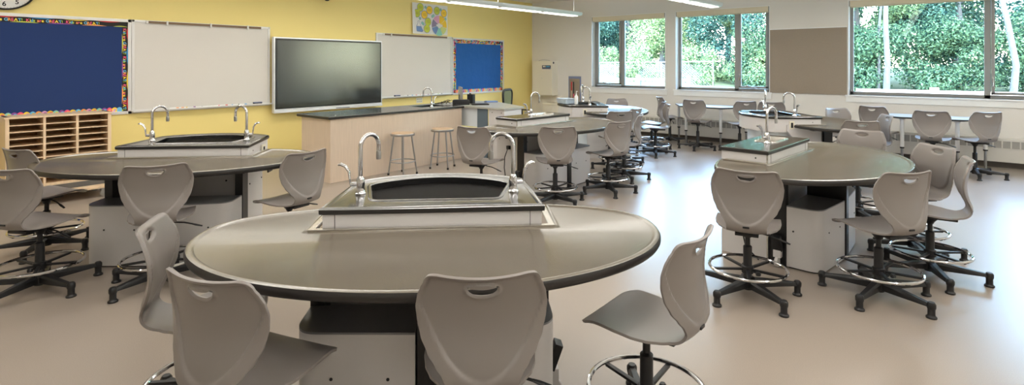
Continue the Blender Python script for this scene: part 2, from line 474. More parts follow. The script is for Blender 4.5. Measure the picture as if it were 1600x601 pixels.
def make_chair(name,ring,label):
    t=thing(name,label,'chair')
    o=bpy.data.objects.new('seat_shell',SHELL); COL.objects.link(o); o.parent=t
    lift=0 if ring else .035
    o.location.z=lift
    b=MB()
    b.box(-.075,.075,-.16,.09,.452+lift,.472+lift,M_black,.006)
    b.lathe([(.024,.405+lift),(.03,.42+lift),(.062,.455+lift)],M_black,(0,0,0),16)
    b.build('tilt_mechanism',t)
    b=MB(); b.box(-.021,.021,-.2548,-.246,.532+lift,.545+lift,M_black,.004); b.build('back_plug',t)
    b=MB(); z=.447+lift
    b.tube([(.05,0,z),(.15,-.01,z-.012),(.21,-.015,z-.03)],[.006,.006,.006],M_black,8)
    b.tube([(.20,-.014,z-.027),(.225,-.016,z-.036),(.27,-.02,z-.05)],[.009,.012,.009],M_black,8,flat=.6)
    b.build('height_lever',t)
    b=MB(); b.lathe([(.036,.04),(.036,.12),(.029,.13),(.029,.34),(.024,.345),(.017,.35),(.017,.415+lift)],M_black,(0,0,0),18)
    b.build('column',t)
    b=MB(); b.lathe([(.05,.055),(.056,.07),(.056,.115),(.045,.125),(.035,.128)],M_blackmet,(0,0,0),20); hub=b.build('base_hub',t)
    for k in range(5):
        Mr=Matrix.Rotation(2*PI*k/5+PI/2,4,'Z')
        b=MB(); lp=[]
        for x_,w,z0,z1 in ((.04,.030,.060,.118),(.12,.027,.062,.112),(.22,.024,.066,.103),(.32,.021,.070,.094),(.345,.019,.070,.092)):
            lp.append([Mr@Vector(v) for v in ((x_,-w,z0),(x_,w,z0),(x_,w,z1-.014),(x_,w*.6,z1),(x_,-w*.6,z1),(x_,-w,z1-.014))])
        b.rings(lp,M_black)
        c=Mr@Vector((.345,0,0))
        b.lathe([(.0235,.06),(.026,.07),(.026,.09),(.018,.102)],M_black,c,12)
        lg=b.build('base_leg',t)
        b=MB(); b.lathe([(.031,0),(.031,.010),(.024,.016),(.021,.022),(.021,.062)],M_black,c,14); b.build('glide',lg)
    if ring:
        b=MB(); n=40
        b.tube([(.255*math.cos(2*PI*k/n),.255*math.sin(2*PI*k/n),.190) for k in range(n)],.0105,M_chrome,10,closed=True)
        fr=b.build('foot_ring',t)
        b=MB(); b.lathe([(.034,.150),(.040,.155),(.040,.20),(.034,.205)],M_black,(0,0,0),18)
        for k in range(5):
            Mr=Matrix.Rotation(2*PI*(k+.5)/5+PI/2,4,'Z')
            b.box(.03,.25,-.011,.011,.172,.186,M_black,.003,Mr)
        b.tube([(.03,-.03,.175),(.06,-.06,.175)],.006,M_black,8); b.lathe([(.016,-.012),(.018,0),(.012,.012)],M_black,(.065,-.065,.175),10)
        b.build('ring_spider',fr)
    return t
GT='tall grey shell chairs with chrome foot rings at the lab tables'; GW='grey shell chairs without foot rings at the window tables'
chairs=[ # r, d, a(deg, right of camera axis), label
 (-1.40,2.47,71,'grey chair seen edge-on at the left end of the nearest oval table'),
 (-.955,2.02,21,'large grey chair in the front left corner, seat pointing right'),
 (-.12,2.05,-5,'grey chair with its back square to us, at the bottom middle of the picture'),
 (.60,2.39,-50,'grey chair with open pale seat at the right end of the nearest oval table'),
 (-1.87,4.5,-60,'grey chair between the left oval table and the maple counter, seat pointing left'),
 (-2.62,4.0,-25,'grey chair with its back to us in the middle of the left oval table'),
 (-3.42,3.88,8,'grey chair cut by the left picture edge, seat pointing right'),
 (-4.10,4.72,20,'pale-backed grey chair in front of the wooden sorter, partly hidden by a nearer chair'),
 (-.36,6.3,25,'grey chair between the steel stools and the middle oval table, seat pointing right'),
 (.51,6.33,-4,'grey chair, back to us, right of the power plug of the middle table'),
 (1.23,6.86,-33,'nearest grey chair at the right end of the middle oval table'),
 (1.60,7.65,-70,'grey chair seen edge-on, directly behind the nearest chair at the right of the middle table'),
 (1.60,8.32,-12,'brown-lit grey chair in the aisle before the far sink table'),
 (1.84,8.78,-50,'pale-lit grey chair just right of the brown-lit one near the far sink station'),
 (2.18,10.9,178,'grey chair behind the far left sink station, only its top showing over the table'),
 (2.70,10.35,-62,'brown-lit grey chair near the first window, behind a pale one turned left'),
 (2.58,9.63,-86,'pale-lit grey chair seen edge-on below the first window, seat facing left'),
 (1.674,3.807,26,'grey chair with its back to us at the left of the right-hand oval table'),
 (2.58,3.77,-12,'grey chair at the front right of the right-hand oval table, dark seat pointing left'),
 (3.49,4.67,-93,'grey chair facing us from the far right side of the right-hand oval table'),
 (3.23,4.14,-57,'rightmost tall grey chair, seen from its side, outside the right-hand oval table'),
 (3.63,5.63,-137,'grey chair behind the far rim of the right-hand oval table, cut off by its edge'),
 (4.45,6.95,14,'dark grey chair top just behind the one cut off by the right-hand table rim'),
 (5.07,7.6,-76,'pale grey chair seen edge-on at the right of the far round table'),
 (5.28,8.45,172,'grey chair behind the far right sink station table, its back reflected in the top'),
]
wchairs=[
 (3.59,10.35,40,'grey chair without foot ring at the left window table, nearest its left end'),
 (4.25,10.0,-6,'grey chair without foot ring right of the middle leg of the left window table'),
 (4.75,9.8,27,'grey chair without foot ring half hidden behind the far right sink basin'),
 (6.22,7.92,43,'grey chair without foot ring in the middle of the right window table'),
 (6.74,7.80,2,'rightmost grey chair without foot ring, at the end of the right window table'),
 (6.0,8.75,60,'grey chair without foot ring at the left end of the right window table'),
 (3.30,11.2,86,'grey chair at the left end of the left window table, seat facing the wall'),
]
foot_angle={17:5,18:-28,3:20,10:8}
def place(kind,lst,grp,ring):
    first=None
    for i,(r,d,a,lab) in enumerate(lst):
        X,Y=rd(r,d); phi=TH-R(a); rz=phi-PI/2
        if first is None:
            first=make_chair(kind,ring,lab); first.location=(X,Y,0); first.rotation_euler=(0,0,rz); first['group']=grp; c=first
        else: c=dup(first,(X,Y,0),rz,lab,grp)
        if ring is True or True:
            # each base stands turned its own way
            da=R(random.uniform(-34,34))
            if ring and i in foot_angle: da=R(foot_angle[i])
            for ch in list(COL.objects):
                if ch.parent==c and ch.name.split('.')[0] in('base_leg','foot_ring'): ch.rotation_euler=(0,0,da)
place('lab_chair',chairs,GT,True)
place('window_chair',wchairs,GW,False)

# ------------------------------------------------------------------ workstations
def top_outline(A,vc,Bf,Bb,ex,nw,n=64):
    """table outline with a notch of half width nw, front edge of the notch at v=0"""
    def back(u): return vc+Bb*(max(0,1-(abs(u)/A)**ex))**(1/ex)
    vb=back(nw); pts=[(-nw,0),(-nw,vb)]
    # left back
    a0=math.acos(min(1,(nw/A)**(ex/2)))
    k=14
    for i in range(1,k+1):
        a=a0*(1-i/k); pts.append((-A*math.cos(a)**(2/ex),vc+Bb*math.sin(a)**(2/ex)))
    for i in range(1,n):
        a=PI+PI*i/n; pts.append((A*math.cos(a),vc+Bf*math.sin(a)))
    for i in range(k,0,-1):
        a=a0*(1-i/k); pts.append((A*math.cos(a)**(2/ex),vc+Bb*math.sin(a)**(2/ex)))
    pts+= [(nw,vb),(nw,0)]
    return pts
RIM=[(.03,.768),(.006,.773),(0,.783),(0,.800),(.006,.811),(.018,.816),(.030,.814),(.038,.808),(.042,.806)]
def faucet(par,x,y,z,dirv,hs,sc=1,cup=False):
    """gooseneck; dirv = spout direction, hs = side of the wrist blade"""
    t=MB(); d=Vector((dirv[0],dirv[1],0)).normalized(); o=Vector((x,y,z))
    t.lathe([(.030,0),(.030,.006),(.025,.012),(.022,.04),(.024,.06),(.020,.085),(.013,.100)],M_chrome,o,20)
    P=[o+Vector((0,0,.09)),o+Vector((0,0,.16)),o+Vector((0,0,.255))]; r=.068
    for k in range(1,13):
        a=PI-PI*k/12; P.append(o+Vector((0,0,.255))+d*(r+r*math.cos(a))+Vector((0,0,r*math.sin(a))))
    P.append(P[-1]+Vector((0,0,-.035)))
    t.tube(P,.0118,M_chrome,12)
    t.lathe([(.013,-.05),(.014,-.04),(.014,-.01),(.011,0)],M_steel,P[-1]+Vector((0,0,.004)),14)
    f=t.build('faucet',par)
    h=MB(); s=Vector((hs[0],hs[1],0)).normalized(); q=o+Vector((0,0,.055))
    h.tube([q,q+s*.035,q+s*.055],[.013,.013,.011],M_chrome,12)
    e=q+s*.055
    h.tube([e,e+Vector((0,0,.03))+s*.003,e+Vector((0,0,.07))+s*.008,e+Vector((0,0,.100))+s*.026,e+Vector((0,0,.112))+s*.052,e+Vector((0,0,.108))+s*.066],[.009,.010,.012,.016,.017,.010],M_chrome,12,flat=.55)
    h.build('blade_handle',f)
def base_parts(t,uw):
    for sgn in (-1,1):
        a,c=(.045,.56) if sgn>0 else (-.56,-.045)
        p0=[(.045*sgn,-.15),(.045*sgn,-.44),(.56*sgn,-.40),(.56*sgn,-.15)]
        ol=roundpoly(p0,[0,.0,.10,0],7)
        b=MB(); b.prism(ol,.012,.488,M_panel)
        b.prism(inset(ol,.012),0,.012,M_blackmet)
        for (u,v,z) in ((.16,0,.30),(.40,0,.30)):
            vv=-.44+(.04*(u-.045)/.515); b.lathe([(.007,-.004),(.007,.004)],M_ink,(u*sgn,vv+.001,z),10,'Y')
        b.lathe([(.007,-.002),(.007,.004)],M_ink,(.56*sgn if sgn>0 else -.5635,-.20,.30),10,'X')
        b.build('cabinet_pod',t,30)
        b=MB(); b.prism(ol,.488,.497,M_podtop); b.build('pod_shelf',t,30)
        b=MB(); b.box(min(.50*sgn,.565*sgn),max(.50*sgn,.565*sgn),-.145,-.03,0,.768,M_blackmet,.004); b.build('support_post',t,0)
        # lifting caster bracket at the post foot
        b=MB(); us=.585*sgn
        Mx=Matrix.Translation((us,-.09,.15))@Matrix.Rotation(R(20)*sgn,4,'Y')
        b.box(-.02,.02,-.035,.035,-.02,.11,M_black,.006,Mx)
        b.box(us-.02,us+.035*1,-.12,-.06,.075,.135,M_panel,.008)
        b.lathe([(.036,-.013),(.040,-.008),(.040,.008),(.036,.013)],M_panel,(us+.01*sgn,-.09,.04),16,'Y')
        b.build('caster_bracket',t,30)
    b=MB(); b.box(-.035,.035,-.452,-.15,0,.768,M_blackmet,.004); b.build('support_post',t,0)
    b=MB(); b.box(-.86,.80,-.20,-.13,.715,.768,M_blackmet,.004); b.box(-.70,-.62,-.45,.2,.74,.768,M_blackmet); b.box(.62,.70,-.45,.2,.74,.768,M_blackmet)
    b.box(.795,.805,-.215,-.115,.70,.768,M_blackmet); b.box(-.865,-.855,-.215,-.115,.70,.768,M_blackmet)
    b.build('under_rail',t,0)
    b=MB(); b.box(-.52,.52,-.03,-.022,.50,.768,M_panel); 
    for u in (-.38,0,.38): b.lathe([(.008,-.004),(.008,.003)],M_ink,(u,-.031,.60),10,'Y')
    b.build('back_panel',t,0)
def trim(t,nw,vb):
    b=MB(); z0,z1=.806,.818; w=.035
    b.box(-nw-.012,nw+.012,-w,-.006,z0,z1,M_trimal,.003)
    for s in (-1,1):
        b.box(min(s*(nw-.02),s*(nw+.012)),max(s*(nw-.02),s*(nw+.012)),-.01,vb-.06,z0,z1,M_trimal,.003)
    b.build('trim_strip',t,0)
def station_sink(label,loc,rz,grp):
    t=thing('sink_workstation',label,'lab table',loc,rz,grp)
    b=MB(); ol=top_outline(1.13,-.035,.755,.475,2.5,.60); capped(b,ol,RIM,M_resin,edge=M_edge,nedge=4); b.build('tabletop',t,50)
    trim(t,.60,.42)
    # apron ring under the raised counter
    sl=[(-.565,-.01),(.565,-.01),(.52,.62)]
    A=[]
    for i in range(1,24):
        u=.52-1.04*i/24; A.append((u,.62+.21*(1-(u/.52)**2)**.8))
    sl=sl+A+[(-.52,.62)]
    slab=roundpoly([sl[0],sl[1],sl[2]],0)+A+[sl[-1]]
    slab=[(-.565,-.01),(.565,-.01),(.52,.62)]+A+[(-.52,.62)]
    fr=inset(slab,.014)
    b=MB(); b.prism(fr,.70,.880,M_panel)
    for s in (-1,1):
        b.box(s*.49-.0015,s*.49+.0015,.0025,.004,.81,.880,M_ink)
        b.lathe([(.006,-.002),(.006,.0)],M_ink,(s*.553,.12,.84),8,'X')
    b.build('apron_band',t,30)
    b=MB()
    for s in (-1,1):
        pr=[(.0,0),(.36,0),(.36,.60),(.46,.72),(.46,.80),(.0,.80)]
        M=Matrix(((0,0,1,min(s*.548,s*.52)),(1,0,0,0),(0,1,0,0),(0,0,0,1)))
        b.prism(pr,0,.028,M_panel,M)
        for v,z in ((.05,.12),(.05,.55),(.33,.55)): b.lathe([(.007,-.002),(.007,.003)],M_ink,(s*.5495,v,z),8,'X')
    b.box(-.52,.52,.01,.03,0,.72,M_panel)
    b.build('side_panel',t,0)
    b=MB(); b.prism([(x*.86,max(.2,y*.86)) for x,y in fr if True],.02,.71,M_deskw); b.build('sink_housing',t,30)
    # counter slab with basin
    ba=[(-.33,.155),(.33,.155),(.405,.51)]
    Bk=[(.405-.81*i/20,.51+.185*(1-((.405-.81*i/20)/.405)**2)**.85) for i in range(1,20)]
    hole=roundpoly([(-.33,.155),(.33,.155),(.405,.51)]+Bk+[(-.405,.51)],[.035,.035,.03]+[0]*len(Bk)+[.03],4)
    b=MB(); capped(b,slab,[(.012,.880),(.002,.884),(0,.892),(0,.906),(.004,.913),(.014,.917),(.024,.916),(.030,.912),(.034,.911)],M_resin2,hole=hole,edge=M_edge,nedge=3)
    b.build('sink_counter',t,40)
    b=MB(); H0=[(x,y,.911) for x,y in hole]; 
    b.rings([[(x,y,.911) for x,y in inset(hole,-.024)],[(x,y,.9155) for x,y in inset(hole,-.018)],[(x,y,.9165) for x,y in inset(hole,-.006)],[(x,y,.912) for x,y in hole]],M_resin2,False,False)
    b.build('basin_rim',t,50)
    b=MB(); b.rings([[(x,y,.914) for x,y in hole],[(x,y,.80) for x,y in inset(hole,.008)],[(x,y,.745) for x,y in inset(hole,.02)],[(x,y,.735) for x,y in inset(hole,.04)]],M_basin,False,True)
    b.lathe([(.03,0),(.03,.003),(.022,.002)],M_steel,(0,.42,.736),14)
    b.build('basin',t,50)
    faucet(t,-.425,.30,.911,(.088,.12),(-1,0)); faucet(t,.425,.30,.911,(-.135,.06),(1,0))
    for s in (-1,1):
        b=MB(); M=Matrix.Translation((s*.535,.40,.80))@Matrix.Rotation(R(-4*s),4,'Z')
        b.box(-.006+s*.009,.006+s*.009,-.035,.035,-.055,.055,M_outlet,.003,M); b.box(-.003+s*.014,.003+s*.014,-.016,.016,-.035,.035,M_ink,.001,M)
        b.build('power_outlet',t,0)
    base_parts(t,.56); return t
def station_tap(label,loc,rz,grp):
    t=thing('tap_workstation',label,'lab table',loc,rz,grp)
    b=MB(); ol=top_outline(1.15,-.05,.85,.47,2.5,.575); capped(b,ol,RIM,M_resin,edge=M_edge,nedge=4); b.build('tabletop',t,50)
    trim(t,.575,.40)
    b=MB(); b.box(-.535,.535,.004,.39,.0,.880,M_panel,.004)
    for s in (-1,1):
        b.box(s*.46-.0015,s*.46+.0015,.0025,.005,.81,.88,M_ink)
        for v,z in ((.10,.845),(.10,.55),(.34,.62)): b.lathe([(.007,-.002),(.007,.0025)],M_ink,(s*.536,v,z),8,'X')
        b.box(s*.535-.002,s*.535+.002,.0,.012,.0,.88,M_trimal)
    b.build('service_cabinet',t,0)
    hole=roundpoly([(-.02,.13),(.34,.13),(.34,.29),(-.02,.29)],.02,4)
    b=MB(); capped(b,[(-.55,-.008),(.55,-.008),(.55,.40),(-.55,.40)],[(.006,.880),(0,.884),(0,.908),(.004,.914),(.008,.915)],M_resin2,hole=hole,edge=M_edge,nedge=2); b.build('raised_counter',t,0)
    b=MB(); b.rings([[(x,y,.916) for x,y in inset(hole,-.018)],[(x,y,.926) for x,y in inset(hole,-.012)],[(x,y,.926) for x,y in inset(hole,-.003)],[(x,y,.914) for x,y in hole],[(x,y,.84) for x,y in inset(hole,.01)]],M_trimal,False,True)
    b.build('cup_sink',t,30)
    faucet(t,-.10,.16,.915,(.75,-.2),(-.8,.35))
    # plug and flex on the end panel
    b=MB(); b.box(-.575,-.536,.12,.17,.50,.55,M_black,.008); b.tube([(-.57,.145,.51),(-.60,.17,.40),(-.58,.20,.25),(-.59,.16,.10),(-.60,.05,.02)],.006,M_black,8); b.build('power_cord',t)
    base_parts(t,.56); return t
GS='oval lab tables with raised sinks'
def cam_px(X,Y,Z):
    d=X*CT+Y*ST; r=X*ST-Y*CT; return 800+F*r/d, CY+F*(H-Z)/d
s1=station_sink('nearest oval lab table with a raised black sink and two gooseneck taps',(1.850,2.013,0),R(-46.8),GS)
dup(s1,(1.848,5.259,0),R(-45.8),'oval lab table with raised double-tap sink at the left, before the wooden sorter',GS)
dup(s1,(8.75,1.68,0),R(39.3),'lab table with curved raised sink cabinet, in front of the taupe wall panel',GS)
dup(s1,(8.68,4.91,0),R(39.3),'farthest lab table with a raised sink, below the white wall box',GS)
s2=station_tap('right-hand oval lab table with a low tap box and a single gooseneck tap',(5.302,1.097,0),R(-5.5),'oval lab tables with one tap')
dup(s2,(6.041,4.330,0),R(-6),'middle oval lab table with one tap and a black plug on its end panel','oval lab tables with one tap')

# window tables (trapezoid)
def wtable(label,y0):
    t=thing('window_table',label,'table',(11.0,y0,0),0,'trapezoid tables under the windows')
    ol=roundpoly([(.14,-.80),(.14,.80),(-.52,.42),(-.52,-.42)],[.05,.05,.09,.09],5)
    b=MB(); capped(b,ol,[(.004,.772),(0,.776),(0,.796),(.004,.80)],M_desk,edge=M_edge,nedge=2); b.build('tabletop',t,30)
    for u,v in ((.06,.68),(.06,-.68),(-.42,.34),(-.42,-.34)):
        b=MB(); b.lathe([(.019,.01),(.019,.32)],M_steel,(u,v,0),14); b.lathe([(.027,.30),(.027,.735),(.034,.75),(.05,.772)],M_leg,(u,v,0),16); b.lathe([(.030,.292),(.030,.315)],M_black,(u,v,0),14)
        b.lathe([(.024,0),(.024,.012),(.015,.02)],M_black,(u,v,0),14)
        b.box(u-.06,u+.06,v-.06,v+.06,.762,.772,M_leg); b.build('leg',t)
    return t
w1=wtable('grey trapezoid table under the window left of the taupe panel',3.74)
dup(w1,(11.0,.22,0),0,'grey trapezoid table under the big right-hand window','trapezoid tables under the windows')

# ------------------------------------------------------------------ demonstration counter
t=thing('demonstration_counter','long maple counter with a black top in front of the big display','counter',(4.12,6.55,0))
L=2.56
b=MB(); b.box(0,L,0,.74,0,.875,M_maple,.003); b.box(-.002,L,.002,.01,0,.04,M_maple); b.build('counter_body',t,0)
b=MB(); hole=roundpoly([(1.86,.25),(2.38,.25),(2.38,.60),(1.86,.60)],.04,4)
capped(b,[(-.045,-.035),(L+.03,-.035),(L+.03,.80),(-.045,.80)],[(.004,.877),(0,.880),(0,.910),(.004,.914)],M_resin2,hole=hole,edge=M_edge,nedge=2); b.build('black_top',t,0)
b=MB(); b.rings([[(x,y,.914) for x,y in hole],[(x,y,.78) for x,y in inset(hole,.012)]],M_basin,False,True); b.build('basin',t,0)
faucet(t,2.0,.16,.914,(-.5,.5),(1,.1))
b=MB(); b.lathe([(.012,0),(.014,.004),(.010,.012),(.0,.014)],M_brass if False else M_steel,(.12,.06,.914),12); b.build('gas_fitting',t)

def stool(label,x,y,first=None):
    if first: return dup(first,(x,y,0),R(25),label,'steel lab stools')
    t=thing('lab_stool',label,'stool',(x,y,0),R(8),'steel lab stools')
    b=MB(); b.lathe([(.15,.575),(.178,.578),(.180,.605),(.172,.612)],M_steel,(0,0,0),28); b.build('seat_pan',t)
    b=MB(); b.lathe([(.168,.606),(.168,.616),(.16,.619)],M_mdf,(0,0,0),28); b.build('seat',t)
    for k in range(4):
        a=PI/4+k*PI/2; c,s=math.cos(a),math.sin(a)
        b=MB(); b.tube([(.13*c,.13*s,.58),(.205*c,.205*s,.02)],.0115,M_steel,10); l=b.build('leg',t)
        b=MB(); b.lathe([(.016,0),(.016,.03)],M_black,(.207*c,.207*s,0),10); b.build('rubber_foot',l)
    b=MB(); n=32; b.tube([(.181*math.cos(2*PI*k/n),.181*math.sin(2*PI*k/n),.20) for k in range(n)],.008,M_steel,8,closed=True); b.build('foot_ring',t)
    return t
x1,y1_=rd(-1.62,7.94); x2,y2_=rd(-1.10,8.47)
st=stool('round steel stool nearer to us, left one in front of the maple counter',x1,y1_)
stool('round steel stool, right one in front of the maple counter',x2,y2_,st)

# teacher desk: the grey return at the right end of the counter
t=thing('teacher_desk','grey desk return with a pale pedestal joining the right end of the maple counter','desk',(6.715,5.62,0))
b=MB(); b.prism([(-.03,-.03),(.50,-.03),(1.16,1.20),(1.02,1.70),(.002,1.70),(.002,.88),(-.03,.88)],.882,.912,M_desk); b.build('desk_top',t,0)
b=MB(); b.box(0,.46,0,.34,.0,.882,M_panel,.003); b.lathe([(.008,-.003),(.008,.003)],M_ink,(-.001,.06,.83),8,'X'); b.lathe([(.008,-.003),(.008,.003)],M_ink,(-.001,.26,.83),8,'X'); b.build('pedestal',t,0)
b=MB(); b.box(.0,.02,.37,.60,.0,.882,M_deskd,.002); b.build('end_panel',t,0)
b=MB(); b.box(.03,.05,.60,1.66,.56,.882,M_deskw,.002); b.build('modesty_panel',t,0)
b=MB(); b.box(.62,.66,1.10,1.14,0,.882,M_leg); b.build('leg',t,0)
X1,Y1=rd(-.96,9.98)
t=thing('monitor','thin grey monitor seen edge-on behind the black box on the counter end','monitor',(X1,Y1,.9125),R(50))
b=MB(); b.box(-.22,.22,-.02,.02,.06,.30,M_steel,.008); b.build('monitor_panel',t,0)
b=MB(); b.box(-.215,.215,-.0225,-.02,.065,.295,M_screen); b.build('screen',t,0)
b=MB(); b.box(-.02,.02,.0,.03,.01,.16,M_black,.004); b.box(-.09,.09,-.07,.09,0,.012,M_black,.004); b.build('stand',t,0)
X1,Y1=rd(-.91,9.55)
b=MB(); b.box(-.15,.15,-.10,.10,0,.08,M_black,.012); b.box(-.13,.13,-.08,.08,.08,.087,M_bezel,.003)
tag(b.build('document_scanner',loc=(X1,Y1,.9145),rotz=R(-45)),'low black box device in front of the monitor at the counter end','electronic device')
X1,Y1=rd(-.75,9.84)
b=MB(); b.box(-.045,.045,-.06,.06,0,.17,M_black,.01); b.tube([(0,0,.17),(.0,.03,.185),(.03,.05,.16)],.01,M_black,8)
tag(b.build('speaker',loc=(X1,Y1,.9125),rotz=R(10)),'small black speaker box just right of the monitor','speaker')
X1,Y1=rd(-1.12,9.66)
b=MB()
for k in range(6):
    pts=[]
    for i in range(14):
        u=i/13; pts.append((-.30*u+random.uniform(-.02,.02),.06*math.sin(u*7+k)+random.uniform(-.02,.02),.008+.07*abs(math.sin(u*5+k))*(1-u)))
    b.tube(pts,.004,M_black,6)
tag(b.build('cable_tangle',loc=(X1,Y1,.917),rotz=R(-20)),'tangle of black cables on the counter left of the monitor','cable')
X1,Y1=rd(-.57,9.54)
b=MB(); b.box(-.15,.15,-.11,.11,0,.018,M_black,.004); b.box(-.13,.13,-.05,.09,.018,.020,M_bezel)
tag(b.build('laptop',loc=(X1,Y1,.9125),rotz=R(-40)),'closed black laptop on the grey desk return','laptop')
X1,Y1=rd(-.40,10.12)
b=MB(); b.box(-.11,.11,-.08,.08,0,.015,M_slate,.002); b.box(-.10,.12,-.07,.08,.015,.028,PAL['greyblue'],.002)
tag(b.build('notebook',loc=(X1,Y1,.9125),rotz=R(-30)),'grey-blue notebooks lying on the grey desk return','notebook')
# office chair
cx,cy=rd(.09,10.75)
t=thing('office_chair','black office chair with an olive mesh back behind the grey desk','chair',(cx,cy,0),R(195))
b=MB(); o=roundpoly([(-.16,.60),(.16,.60),(.23,1.12),(-.23,1.12)],[.06,.06,.13,.13],6)
Mx=Matrix.Translation((0,-.2,0))@Matrix(((1,0,0,0),(0,0,1,0),(0,1,0,0),(0,0,0,1)))
lo=[Mx@Vector((x,y,0)) for x,y in o]
b.tube(lo,.024,M_black,8,closed=True); b.build('back_frame',t)
b=MB(); b.prism(o,-.004,.004,M_mesh,Mx); b.build('mesh_back',t,0)
b=MB(); b.prism(roundpoly([(-.24,-.2),(.24,-.2),(.24,.26),(-.24,.26)],.08),.46,.53,M_black); b.build('seat',t)
b=MB(); b.lathe([(.03,.08),(.03,.46)],M_black,(0,0,0),12); b.tube([(0,0,.47),(0,-.22,.48),(0,-.225,.64)],.02,M_black,8); b.build('column',t)
for k in range(5):
    a=2*PI*k/5; b=MB(); b.tube([(0,0,.10),(.27*math.cos(a),.27*math.sin(a),.075)],[.028,.018],M_black,8); l=b.build('base_leg',t)
    b=MB(); b.lathe([(.03,-.015),(.03,.015)],M_black,(.27*math.cos(a),.27*math.sin(a),.031),12,'Y'); b.build('caster',l)
for s_ in(-1,1):
    b=MB(); b.tube([(s_*.24,.0,.50),(s_*.29,.0,.52),(s_*.29,0,.68),(s_*.29,-.1,.70),(s_*.29,.14,.70)],.015,M_black,8); b.build('armrest',t)

# ------------------------------------------------------------------ wooden sorter on dolly
FY=8.22
xl,zt=onY(8,181,FY); xr,_=onY(174,175,FY); zt=1.03
t=thing('paper_sorter','maple literature sorter with three bays of thin shelves, on a wheeled board','shelf',(xl,FY,0))
W_=xr-xl; D_=.36; zb=.20; th=.022
b=MB()
b.box(-.0,.035,0,D_,zb,zt,M_maple2,.002); b.box(W_-.035,W_,0,D_,zb,zt,M_maple2,.002); b.box(-.01,W_+.01,-.01,D_+.01,zt-.02,zt,M_maple2,.003); b.box(0,W_,0,D_,zb,zb+.03,M_maple2,.002)
b.build('carcass',t,0)
b=MB(); b.box(.03,W_-.03,D_-.012,D_-.006,zb+.02,zt-.01,M_hard); b.build('back_panel',t,0)
bw=(W_-.07)/3
for k in (1,2):
    b=MB(); b.box(.035+bw*k-.012,.035+bw*k+.012,.002,D_-.01,zb+.02,zt-.02,M_maple2); b.build('divider',t,0)
n=10; dz=(zt-.02-zb-.03)/n
for k in range(3):
    for i in range(1,n):
        z=zb+.03+dz*i; b=MB(); b.box(.036+bw*k+(.012 if k else 0),.034+bw*(k+1)-(.012 if k<2 else 0),.006,D_-.014,z-.005,z+.005,M_maple2); b.build('shelf',t,0)
b=MB(); b.box(-.05,W_+.03,-.16,D_+.04,.11,.14,M_maple2,.004); b.box(.02,W_-.05,-.02,D_,.14,zb,M_woodg); b.build('dolly_board',t,0)
for u in (.05,W_-.10):
    for v in (-.09,D_-.05):
        b=MB(); b.lathe([(.036,-.014),(.042,-.010),(.042,.010),(.036,.014)],M_grill,(u,v,.042),16,'Y'); b.box(u-.03,u+.03,v-.024,v-.017,.035,.10,M_steel); b.box(u-.03,u+.03,v+.017,v+.024,.035,.10,M_steel); b.box(u-.035,u+.035,v-.03,v+.03,.095,.112,M_steel); b.build('caster',t,30)

# ------------------------------------------------------------------ boards on the yellow wall
def wallM(x,z,yoff=0):   # local XY -> wall plane (x right, y up), facing the room
    return Matrix(((1,0,0,x),(0,0,1,WY-yoff),(0,1,0,z),(0,0,0,1)))
X=lambda px: onY(px,100,WY)[0]
def Zw(px,py): return onY(px,py,WY)[1]
COLS=[PAL[k] for k in ('pink','yellow','cyan','green','orange','pink','yellow','cyan','orange','pink','yellow','cyan','green')]
def swoosh(b,M,x0,L,y,h,m,side):
    n=12; vs=[]
    for i in range(n+1): vs.append((x0+L*i/n,y,0))
    for i in range(n,-1,-1): vs.append((x0+L*i/n,y+side*h*math.sin(PI*i/n),0))
    b.poly([M@Vector(v) for v in vs[:]],m)
def border(b,M,L,w,busy=False):
    """black strip from the local origin along +x, width w along +y"""
    b.poly([M@Vector(v) for v in ((0,0,0),(L,0,0),(L,w,0),(0,w,0))],M_blk)
    Mt=M@Matrix.Translation((0,0,.0008))
    per=.32*w/.062; x=-.1; k=0
    tops=['red','azure','yellow']; bots=['lime','purple','orange']
    while x<L:
        for tt,(kk,yy,sd) in enumerate(((tops[k%3],w,-1),(bots[k%3],0,1))):
            a=x+(.0 if tt==0 else per*.55); e=min(a+per*.8,L); a=max(a,0)
            if e>a+.02: swoosh(b,Mt,a,e-a,yy,w*.20,PAL[kk],sd)
        x+=per; k+=1
    if busy:
        Mc=M@Matrix.Translation((0,0,.0012)); ks=list(PAL); xx=0; rr=random.Random(3)
        while xx<L-.03:
            for yy,sz in ((.04,.34),(.42,.30),(.70,.28)):
                if rr.random()<.8:
                    q=rr.uniform(.018,.045); m_=PAL[rr.choice(['pink','yellow','cyan','orange','gold','rose','azure','red','lime','purple'])]; y0=w*yy; y1=w*min(1,yy+sz*rr.uniform(.6,1))
                    b.poly([Mc@Vector(v) for v in ((xx,y0,0),(xx+q,y0+.004,0),(xx+q*.9,y1,0),(xx+.004,y1-.003,0))],m_)
            xx+=rr.uniform(.022,.04)
    x=.02
    Mw=M@Matrix.Translation((0,w*.20,.0016))
    while x<L-.30*w/.066:
        x+=write(b,'Kids are GREAT!',w*.74,Mw@Matrix.Translation((x,0,0)),COLS,.2,.02,0)+.03*w/.06
def scallop(b,M,L,w):
    cs=['pink','yellow','cyan','orange','rose','gold','teal','purple']; n=max(4,int(L/.055)); d=L/n
    for i in range(n):
        m=PAL[cs[(i//1)%8]]; vs=[(i*d,0,0),((i+1)*d,0,0)]
        for k in range(7): u=k/6; vs.append(((i+1)*d-u*d,w*.72+w*.28*math.sin(PI*u),0))
        b.poly([M@Vector(v) for v in vs],m)
        if i<n-1:
            m2=PAL[cs[(i+3)%8]]; b.poly([M@Vector(v) for v in ((i*d,0,.0006),(i*d+d*.5,0,.0006),(i*d+d*.95,w*.6,.0006),(i*d+d*.5,w*.7,.0006))],m2)
